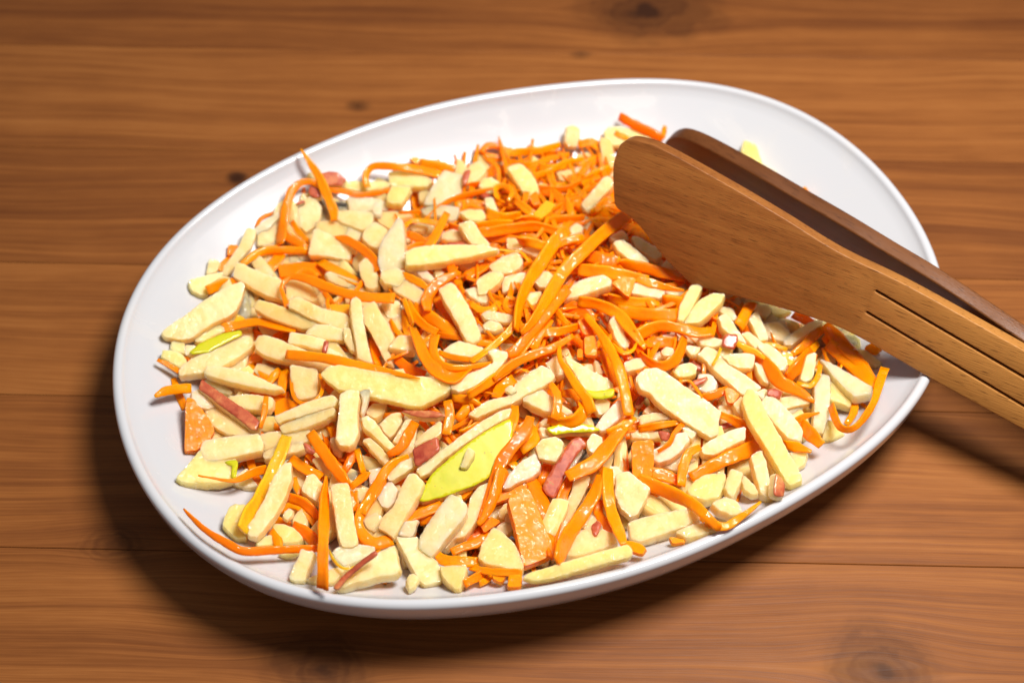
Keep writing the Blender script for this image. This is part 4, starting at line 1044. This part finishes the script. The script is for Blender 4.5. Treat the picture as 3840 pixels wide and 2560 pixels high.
p D 4 0 80,640 170,600 230,540 280,530 300,580 250,650 180,705 110,725 75,700|curved apple piece with a rosy peel underside
A D 3 0 -60,520 0,515 120,525 160,565 80,575 -50,570|thin pale apple stick under the dangling amber shred
r D 4 0 115,518 180,530 160,575 130,560|
A D 2 0 120,740 240,690 345,690 230,775|pale apple sliver left of the bent shred
C D 1 120:120:120 300,560 380,600 300,620|deep red carrot shred behind the ridged pair
R D 2 0 500,480 550,462 600,495 530,520 490,510|dull red apple bit above the ridged pair of sticks
R D 1 0 0,300 30,320 0,370 -30,370|dark red apple bit left of the biggest smooth stick
C D 1 90:90:90 640,150 700,200 760,260|dark gap carrot shred right of the long rough stick
C R 5 120:130:120:90 120,270 330,290 560,330 760,370|long translucent carrot shred under the half moon slice side
C R 5 60:90:60:20 560,330 800,400 950,440 1090,465|pointed carrot shred end beside the tongs
A R 4 0 600,420 720,410 900,450 905,500 870,560 720,540 590,510|square ended apple stick right of the half moon slice
K R 6 0 430,400 540,350 640,360 620,440 580,530 500,460|very glossy carrot fold right of the half moon slice
C R 4 100:110:110:80 480,220 700,250 900,300 1100,340|broad carrot shred meeting the near tong blade
Co R 3 90:110:90 280,210 450,200 620,190|wet carrot shred right of the longest diagonal shred
C R 5 100:110:120:110:80:30 120,560 300,590 480,680 600,820 680,920 730,1000|wide carrot shred bending down right of centre
C R 4 110:130:130 480,640 700,680 1040,690|broad wet carrot shred right of centre
C R 5 120:110:100:100:80 640,880 850,790 1050,810 1200,850 1360,840|stout carrot shred pointing right towards the glossy red peel
C R 3 90:100:90 400,530 600,570 860,570|carrot shred beneath the square ended stick
Ao R 2 0 510,560 660,560 870,590 860,630 700,610 520,600|amber apple piece beneath the square ended stick
A R 2 0 910,470 1090,440 1100,500 960,550|pale apple bit under the pointed shred end
C R 3 120:120:110 890,570 1040,580 1060,700|carrot red orange flap left of the forked yellow slices
Ay R 5 0 1150,440 1200,430 1255,460 1200,580 1140,700 1080,770 1030,760 1050,620 1100,530|left apple prong of two forked slices by the tongs
Ay R 5 0 1090,780 1160,660 1230,570 1350,510 1465,515 1440,590 1350,680 1240,780 1150,790|right apple prong of two forked slices by the tongs
A R 4 0 400,760 440,710 490,760 530,860 580,980 560,1020 500,1000 450,920|short grainy apple stick right of the long bright shred
R R 2 0 360,670 440,700 400,750|dark red fleck behind the short grainy apple stick
C R 5 20:35:40:40:30 650,950 620,1010 540,1040 470,990 430,960|carrot thin loop below the short grainy stick
C R 4 40:40:20 480,1020 560,1070 650,1110|thin carrot shred below the thin loop
C R 3 110:110:110 720,940 850,940 1000,940|flat deep carrot shred below the stout pointing shred
C R 5 60:80:100:100:90:60 680,1040 760,1110 880,1160 1000,1110 1060,1000 1090,900|big U shaped carrot shred above the biggest smooth stick on the right
A R 4 0 540,1140 650,1100 760,1100 780,1170 700,1200 560,1230|pale apple stick left of the U shaped shred
A R 4 0 880,1030 930,990 1000,1010 980,1080 900,1080|shiny apple lump inside the U shaped shred
A R 4 0 1090,980 1150,980 1240,1000 1210,1060 1150,1070|small apple lump right of the U shaped shred
A R 3 0 890,880 1000,870 1050,890 980,930 920,920|small buried apple slice under the stout pointing shred
A R 4 0 1210,920 1300,900 1440,930 1430,980 1330,1000 1240,980|pale apple block left of the stick with a red peel cap
A R 5 0 1400,730 1460,690 1510,730 1560,820 1620,900 1660,970 1590,950 1500,890 1430,820|grainy apple stick under the glossy red peel cap
Ay R 5 0 1440,980 1540,995 1520,1070 1420,1080|yellow apple stick end capped with glossy red peel, below the tongs
r R 6 0 1470,870 1575,875 1580,920 1540,995 1440,970|
Co R 6 30:25:20 1430,990 1400,1070 1350,1150|hair thin amber carrot shred hanging below the red peel cap
A R 3 0 1380,660 1440,620 1530,640 1570,720 1540,760 1460,700|pale apple piece right of the forked slices
C R 3 90:90:80 1320,700 1400,790 1450,880|carrot shred below the forked slices
C R 5 110:110:100 1700,580 1650,690 1600,800|short broad carrot shred sticking out under the near tong blade
A R 4 0 1680,740 1750,660 1790,740 1840,860 1860,930 1780,950 1730,850|pale apple stick just right of the short broad shred
A R 4 0 1600,880 1680,860 1800,960 1900,1030 2030,1120 2030,1200 1970,1220 1880,1150 1760,1050|long drop of apple below the pale stick by the tongs
Co R 6 40:70:60:30 1560,940 1650,990 1750,1030 1830,1090|mushy amber carrot shred across the right side
A R 2 0 1800,790 1950,760 2060,870 2000,950 1870,930 1820,860|rounded shadowed apple slice under the tongs
A R 2 0 1740,620 1850,600 1890,660 1850,720 1760,700|shadowed apple lump under the near tong blade
Ay R 1 0 1890,620 2080,660 2000,700 1900,700|yellow apple sliver tucked under the near tong blade
Ay R 1 0 1400,610 1470,540 1560,590 1500,640|wet yellow apple lump right of the forked slices
C R 1 90:90:90 1500,600 1560,680 1650,600|deep carrot shred under the near tong blade
C R 2 100:90:60 1640,820 1700,860 1760,920|dark red carrot shred between two pale sticks by the tongs
A E 3 0 780,720 900,620 1100,500 1230,460 1260,500 1150,600 1000,700 870,790 790,780|pink tinted apple stick reaching under the tongs at right
C E 3 120:130:120 900,380 1020,440 1150,520|carrot shred slipping under the tong blade at right
C E 4 150:170:170:160:120 1280,520 1420,650 1580,830 1740,1020 1870,1200|widest dark orange carrot shred in the shade of the tongs
C E 3 120:120:110:80 1250,560 1120,680 1020,780 880,880|red orange carrot shred leaning left in the shade of the tongs
C E 4 60:120:120:90 1200,740 1100,850 960,980 840,1110|carrot shred rising into the shade of the tongs
C E 2 160:150:140 1300,640 1400,760 1480,900|deep carrot shred in the shade of the tongs
C E 3 40:45:45:35 1260,800 1330,980 1440,1060 1470,920|curled carrot shred ring in the shade of the tongs
C E 3 90:90:70 1560,1000 1620,1100 1650,1170|stubby carrot shred behind the frosted triangular slice
A E 2 0 590,790 700,750 770,830 740,900 680,870|knobbly pale apple piece left of the shady shreds
Ko E 3 0 760,870 880,880 900,980 850,1030 770,940|amber translucent flap left of the shady carrot shreds
C E 3 60:60:50 480,760 640,760 820,820|wet carrot shred behind the knobbly pale piece
A E 2 0 830,840 960,930 900,970 860,900|pale apple sliver behind the amber flap
K E 2 0 1770,800 1900,740 1985,800 1890,870|carrot dark orange square poking out behind the tongs
A E 1 0 1690,830 1800,850 1980,1000 1900,1050 1700,920|shaded pale apple piece against the right wall
A E 1 0 500,440 640,400 720,470 620,540 520,520|dim apple piece deep under the tongs
Ay S 1 0 1050,700 1070,650 1120,670 1150,760 1220,800 1230,850 1130,800 1060,740|lone yellow apple scrap stuck high on the back wall behind the tongs
K S 1 0 1325,880 1345,860 1380,900 1350,910|lone carrot bit on the wall behind the far tong blade'''

GA, GC = 'apple pieces in the salad', 'carrot shreds in the salad'
last = None
for line in TRACES.strip().split('\n'):
    head, label = line.split('|')
    f = head.split()
    kind, tile, layer = f[0], TILE[f[1]], float(f[2])
    wspec = None
    k0 = 3
    if ',' not in f[3]:
        wspec = [float(q) for q in f[3].split(':')]; k0 = 4
    pts = [(tile[0] + float(a) / tile[2], tile[1] + float(b) / tile[2]) for a, b in (q.split(',') for q in f[k0:])]
    if kind[0] == 'C':
        V, F = ribbon(pts, [q / tile[2] for q in wspec], layer)
        o = mesh_obj('carrot_shred', V, F, MAT['Co' if kind == 'Co' else 'C'])
        tag(o, label, 'carrot shred', GC)
        continue
    P = np.array(pts)
    ar = 0.5 * abs(np.sum(P[:, 0] * np.roll(P[:, 1], -1) - P[:, 1] * np.roll(P[:, 0], -1)))
    per = np.hypot(*(P - np.roll(P, 1, 0)).T).sum()
    wid = 2 * ar / per / 9400.0 * 1.9                    # about the width of the piece in metres
    if kind[0] == 'K':
        th = 0.0016 if not wspec or wspec[0] == 0 else wspec[0] * 0.00012
        V, F, pl = poly_piece(pts, layer, th, rough=0.00006, rounding=0.00012, facet=0.0003)
        o = mesh_obj('carrot_shred', V, F, MAT['Co' if kind == 'Ko' else 'K'], smooth='crisp')
        tag(o, label, 'carrot shred', GC)
        continue
    if kind in 'rg':
        V, F, pl = poly_piece(pts, layer, 0.0008, rough=0.00005, rounding=0.0001, lift=0.0028, facet=0.0)
        mesh_obj('peel', V, F, MAT['R' if kind == 'r' else 'G'], last)
        continue
    th = float(np.clip(wid * 0.52, 0.0014, 0.0038))
    if kind in 'RG':
        V, F, pl = poly_piece(pts, layer, th * 0.8, facet=0.0004 if kind == 'G' else 0.0010)
        o = mesh_obj('apple_piece', V, F, MAT['A'], smooth='crisp')
        tag(o, label, 'apple piece', GA)
        c, n, ring = pl
        V, F, pl = poly_piece(pts, layer, 0.0005, rounding=0.00012, plane=(c + n * (th * 0.4 + 0.00042), n), facet=0.0, top_of=ring)
        mesh_obj('peel', V, F, MAT[kind], o)
    else:
        V, F, pl = poly_piece(pts, layer, th)
        o = mesh_obj('apple_piece', V, F, MAT[{'A': 'A', 'Ay': 'Ay', 'Ao': 'Ao', 'At': 'At', 'p': 'p'}[kind]], smooth='crisp')
        tag(o, label, 'apple piece', GA)
    last = o

# ------------------------------------------------------------------ pieces deep in the heap, seen through the gaps
HEAP_EDGE = [(a * 1.6327, b * 1.6327) for a, b in [(385,830),(400,770),(460,680),(500,625),(545,575),(610,510),(670,450),(720,420),(800,430),(870,400),(960,390),(1060,370),(1140,355),(1300,360),(1400,330),(1480,345),(1560,420),(1700,570),(1800,640),(1900,700),(1985,780),(2010,850),(1985,930),(1930,960),(1860,1000),(1815,1090),(1760,1120),(1690,1150),(1600,1190),(1470,1240),(1430,1265),(1200,1305),(1080,1320),(950,1320),(800,1310),(710,1290),(715,1250),(600,1220),(560,1200),(580,1160),(640,1130),(560,1080),(480,1075),(490,1030),(450,990),(440,920),(400,890)]]
HE = np.array(HEAP_EDGE)
def random_spot(margin, centre=False):
    while True:
        p = np.array([rng.uniform(600, 3300), rng.uniform(520, 2180)])
        if centre: p = np.array([rng.normal(2130, 330), rng.normal(960, 300)]) if rng.random() < 0.65 else np.array([rng.normal(2120, 170), rng.normal(650, 60)])
        if inside(p[None], HE)[0] and edge_dist(p[None], HE)[0][0] > margin: return p
def buried(kind, layer, fine=False):
    if kind == 'C':
        L = rng.uniform(200, 420); p = random_spot(L * (0.26 if fine else 0.32) + 12, fine or rng.random() < 0.4)
        a = rng.uniform(0, 2 * math.pi); bend = rng.normal(0, 0.5); q = []
        for t in (-0.5, -0.17, 0.17, 0.5):
            ang = a + bend * t; q.append(p + L * t * np.array([math.cos(ang), math.sin(ang)]) + rng.normal(0, 6, 2))
        w = rng.uniform(9, 24) if fine else rng.uniform(13, 38); return ribbon(q, [w * 0.4, w, w, w * 0.6], layer)
    L = rng.uniform(110, 260); w = rng.uniform(48, 80); p = random_spot(L * 0.36 + 20); a = rng.uniform(0, 2 * math.pi)
    e = np.array([math.cos(a), math.sin(a)]); g = np.array([-e[1], e[0]])
    q = [p + e * L * s + g * w * t + rng.normal(0, 6, 2) for s, t in ((-.5, -.4), (0, -.5), (.5, -.35), (.5, .4), (0, .5), (-.5, .45))]
    V, F, _ = poly_piece(q, layer, 0.004, density=0.0030)
    return V, F
for kind, n_single, n_mass in (('C', 50, 720), ('A', 62, 430)):
    for k in range(n_single):
        V, F = buried(kind, rng.uniform(-0.3, 0.6))
        if kind == 'C': tag(mesh_obj('carrot_shred', V, F, MAT['C']), 'orange carrot shred buried in the heap, showing only through gaps', 'carrot shred', 'carrot shreds buried in the heap')
        else: tag(mesh_obj('apple_piece', V, F, MAT['Ao' if k % 3 == 0 else 'A'], smooth='crisp'), 'apple piece buried in the heap, showing only through gaps', 'apple piece', 'apple pieces buried in the heap')
    VV, FF, base = [], [], 0
    for k in range(n_mass):
        fine = kind == 'C' and k >= 480
        V, F = buried(kind, rng.uniform(0.3, 3.6) if fine else rng.uniform(-3.0, 0.5) - (0.6 if kind == 'A' else 0), fine)
        VV.append(V); FF += [tuple(i + base for i in f) for f in F]; base += len(V)
    o = mesh_obj('carrot_shreds' if kind == 'C' else 'apple_pieces', np.vstack(VV), FF, MAT['C' if kind == 'C' else 'Ao'])
    tag(o, 'mass of ' + ('orange carrot shreds' if kind == 'C' else 'pale apple pieces') + ' deep inside the heap', 'carrot' if kind == 'C' else 'apple', kind='stuff')

# ------------------------------------------------------------------ the wooden tongs
tongs = bpy.data.objects.new('salad_tongs', None); COL.objects.link(tongs)
tag(tongs, 'brown wooden salad tongs with slotted blades resting over the dish rim', 'tongs')
def plane_of(A, B, tilt):
    """plane through A and B, leaning by tilt; returns axes along, up, outward (towards the camera)"""
    u = B - A; u = u / np.linalg.norm(u)
    h = np.array([u[1], -u[0], 0]); h /= np.linalg.norm(h)
    if h[1] > 0: h = -h
    up = UP * math.cos(tilt) - h * math.sin(tilt)
    n = np.cross(u, up); n /= np.linalg.norm(n)
    if n @ h < 0: n = -n
    up = np.cross(n, u)
    if up[2] < 0: up = -up
    return u, up, n
def blade(A, B, tilt, outline2, slots, thick, mat, end_x, bev=0.0016):
    """outline2: closed outline in the blade's own plane (metres along, metres up)"""
    u, up, n = plane_of(A, B, tilt)
    P = outline2
    bm = bmesh.new()
    vs = [bm.verts.new(tuple(np.r_[p, 0])) for p in P]
    f = bm.faces.new(vs)
    if f.normal.z < 0: bmesh.ops.reverse_faces(bm, faces=[f])
    ext = bmesh.ops.extrude_face_region(bm, geom=[f])
    bmesh.ops.translate(bm, verts=[e for e in ext['geom'] if isinstance(e, bmesh.types.BMVert)], vec=(0, 0, -thick))
    bmesh.ops.recalc_face_normals(bm, faces=bm.faces)
    es = [e for e in bm.edges if len(e.link_faces) == 2 and e.calc_face_angle(0) > 0.9]
    bmesh.ops.bevel(bm, geom=es, offset=bev, segments=3, affect='EDGES', profile=0.5, clamp_overlap=True)
    big = [f for f in bm.faces if len(f.verts) > 4]
    bmesh.ops.triangulate(bm, faces=big)
    me = bpy.data.meshes.new('blade'); bm.to_mesh(me); bm.free()
    me.materials.append(mat)
    o = bpy.data.objects.new('blade', me); COL.objects.link(o)
    mtx = Matrix(((u[0], up[0], n[0], A[0]), (u[1], up[1], n[1], A[1]), (u[2], up[2], n[2], A[2]), (0, 0, 0, 1)))
    if Matrix(mtx).to_3x3().determinant() < 0: print('MIRRORED BLADE')
    o.parent = tongs
    o.matrix_world = mtx
    for p in me.polygons: p.use_smooth = True
    try: me.set_sharp_from_angle(angle=R(38))
    except Exception: pass
    return o, (u, up, n)
def curve2(pts, n=8):
    P = np.array(pts, float); Q = np.vstack([2 * P[0] - P[1], P, 2 * P[-1] - P[-2]]); out = []
    for i in range(len(P) - 1):
        a, b, c, d = Q[i:i + 4]
        for t in np.linspace(0, 1, n, endpoint=False):
            out.append(0.5 * ((2 * b) + (c - a) * t + (2 * a - 5 * b + 4 * c - d) * t * t + (3 * b - a - 3 * c + d) * t ** 3))
    out.append(P[-1]); return out
def to_plane(A, axes, pxs):
    u, up, n = axes; r = []
    for a, b in pxs:
        d = ray(a, b); t = ((A - CAM) @ n) / (d @ n); q = CAM + d * t - A
        r.append((q @ u, q @ up))
    return r
tr = lambda x, y: (1920 + x / 1.225, y / 1.225)
A1, B1 = at(2597, 1068, .036), at(3480, 1405, .0385)
ax1 = plane_of(A1, B1, R(25))
top1 = to_plane(A1, ax1, [tr(*q) for q in [(480, 700), (500, 662), (545, 643), (610, 655), (700, 690), (1000, 856), (1250, 1004), (1500, 1158), (1837, 1323)]] + [(3840, 1280 + 42 / 1.225)])
left1 = to_plane(A1, ax1, [tr(*q) for q in [(466, 860), (464, 770)]])
low1 = to_plane(A1, ax1, [tr(*q) for q in [(830, 1312), (1110, 1382), (1330, 1445), (1560, 1532)]] + [(3487, 1417), (3840, 1611)])
EX = 0.235                                                     # where the blades meet the hinge, beyond the frame
# slots: two saw cuts that run from inside the frame to the hinge
s1 = to_plane(A1, ax1, [tr(1665, 1335), (1920 + 2352 / 1.225, 1280 + 168 / 1.225)])
s2 = to_plane(A1, ax1, [tr(1622, 1433), (1920 + 2352 / 1.225, 1280 + 300 / 1.225)])
def ext(p, q, x):
    k = (x - q[0]) / (q[0] - p[0]); return (x, q[1] + (q[1] - p[1]) * k)
topE, lowE = ext(top1[-2], top1[-1], EX), ext(low1[-2], low1[-1], EX)
def cut(s, hw=0.00055):
    e = ext(s[0], s[1], EX)
    return [(e[0], e[1] - hw), (s[0][0] + 0.0008, s[0][1] - hw), (s[0][0], s[0][1]), (s[0][0] + 0.0008, s[0][1] + hw), (e[0], e[1] + hw)]
tipl = left1
tipc = to_plane(A1, ax1, [(1800 + p / 2.45, 400 + q / 2.45) for p, q in [(1228, 830), (1256, 930), (1370, 1010), (1500, 1140), (1610, 1290), (1740, 1440), (1860, 1560)]])
out1 = curve2(low1) + [lowE] + cut(s2) + cut(s1) + [topE] + curve2(top1[::-1]) + curve2([top1[0], left1[1]] + tipc + [low1[0]])[1:-1]
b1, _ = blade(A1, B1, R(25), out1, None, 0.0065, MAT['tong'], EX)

A2t, B2t = at(2600, 500, .056), at(3520, 1033, .060)
drop = 0.024
ax2 = plane_of(A2t, B2t, R(-12))
top2 = to_plane(A2t, ax2, [tr(*q) for q in [(690, 700), (702, 655), (745, 632), (800, 640), (900, 685), (1100, 795), (1300, 912), (1500, 1028), (1700, 1150), (1960, 1308), (2352, 1570)]])
top2 = [(x, y) for x, y in top2]
EX2 = top2[-1][0] + 0.085
topE2 = ext(top2[-2], top2[-1], EX2)
low2 = [(EX2, topE2[1] - 0.022), (top2[-1][0], top2[-1][1] - 0.026), (top2[-3][0], top2[-3][1] - 0.032), (top2[4][0] + 0.01, top2[4][1] - 0.042), (top2[2][0], top2[2][1] - 0.044), (top2[0][0] - 0.002, top2[0][1] - 0.030)]
out2 = curve2(top2) + [topE2] + curve2(low2)
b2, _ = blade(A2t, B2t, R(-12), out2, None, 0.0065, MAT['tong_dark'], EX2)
# hinge block between the blade ends, beyond the picture
e1 = A1 + ax1[0] * (EX - 0.004) + ax1[1] * ((topE[1] + lowE[1]) / 2)
e2 = A2t + ax2[0] * (EX2 - 0.004) + ax2[1] * (topE2[1] - 0.011)
mid = (e1 + e2) / 2; dv = e2 - e1; L = np.linalg.norm(dv); dv = dv / L
fw = ax1[0]; upv = np.cross(dv, fw); upv /= np.linalg.norm(upv); fw = np.cross(upv, dv)
hv = []
for a in (-1, 1):
    for b in (-1, 1):
        for c in (-1, 1):
            hv.append(mid + dv * a * (L / 2 + 0.002) + fw * b * 0.018 + upv * c * 0.011)
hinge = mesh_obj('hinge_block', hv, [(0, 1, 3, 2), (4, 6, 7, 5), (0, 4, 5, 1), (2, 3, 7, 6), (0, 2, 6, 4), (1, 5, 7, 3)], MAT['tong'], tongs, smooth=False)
print('FACES', sum(len(o.data.polygons) for o in scene.objects if o.type == 'MESH'), 'OBJ', len(scene.objects))
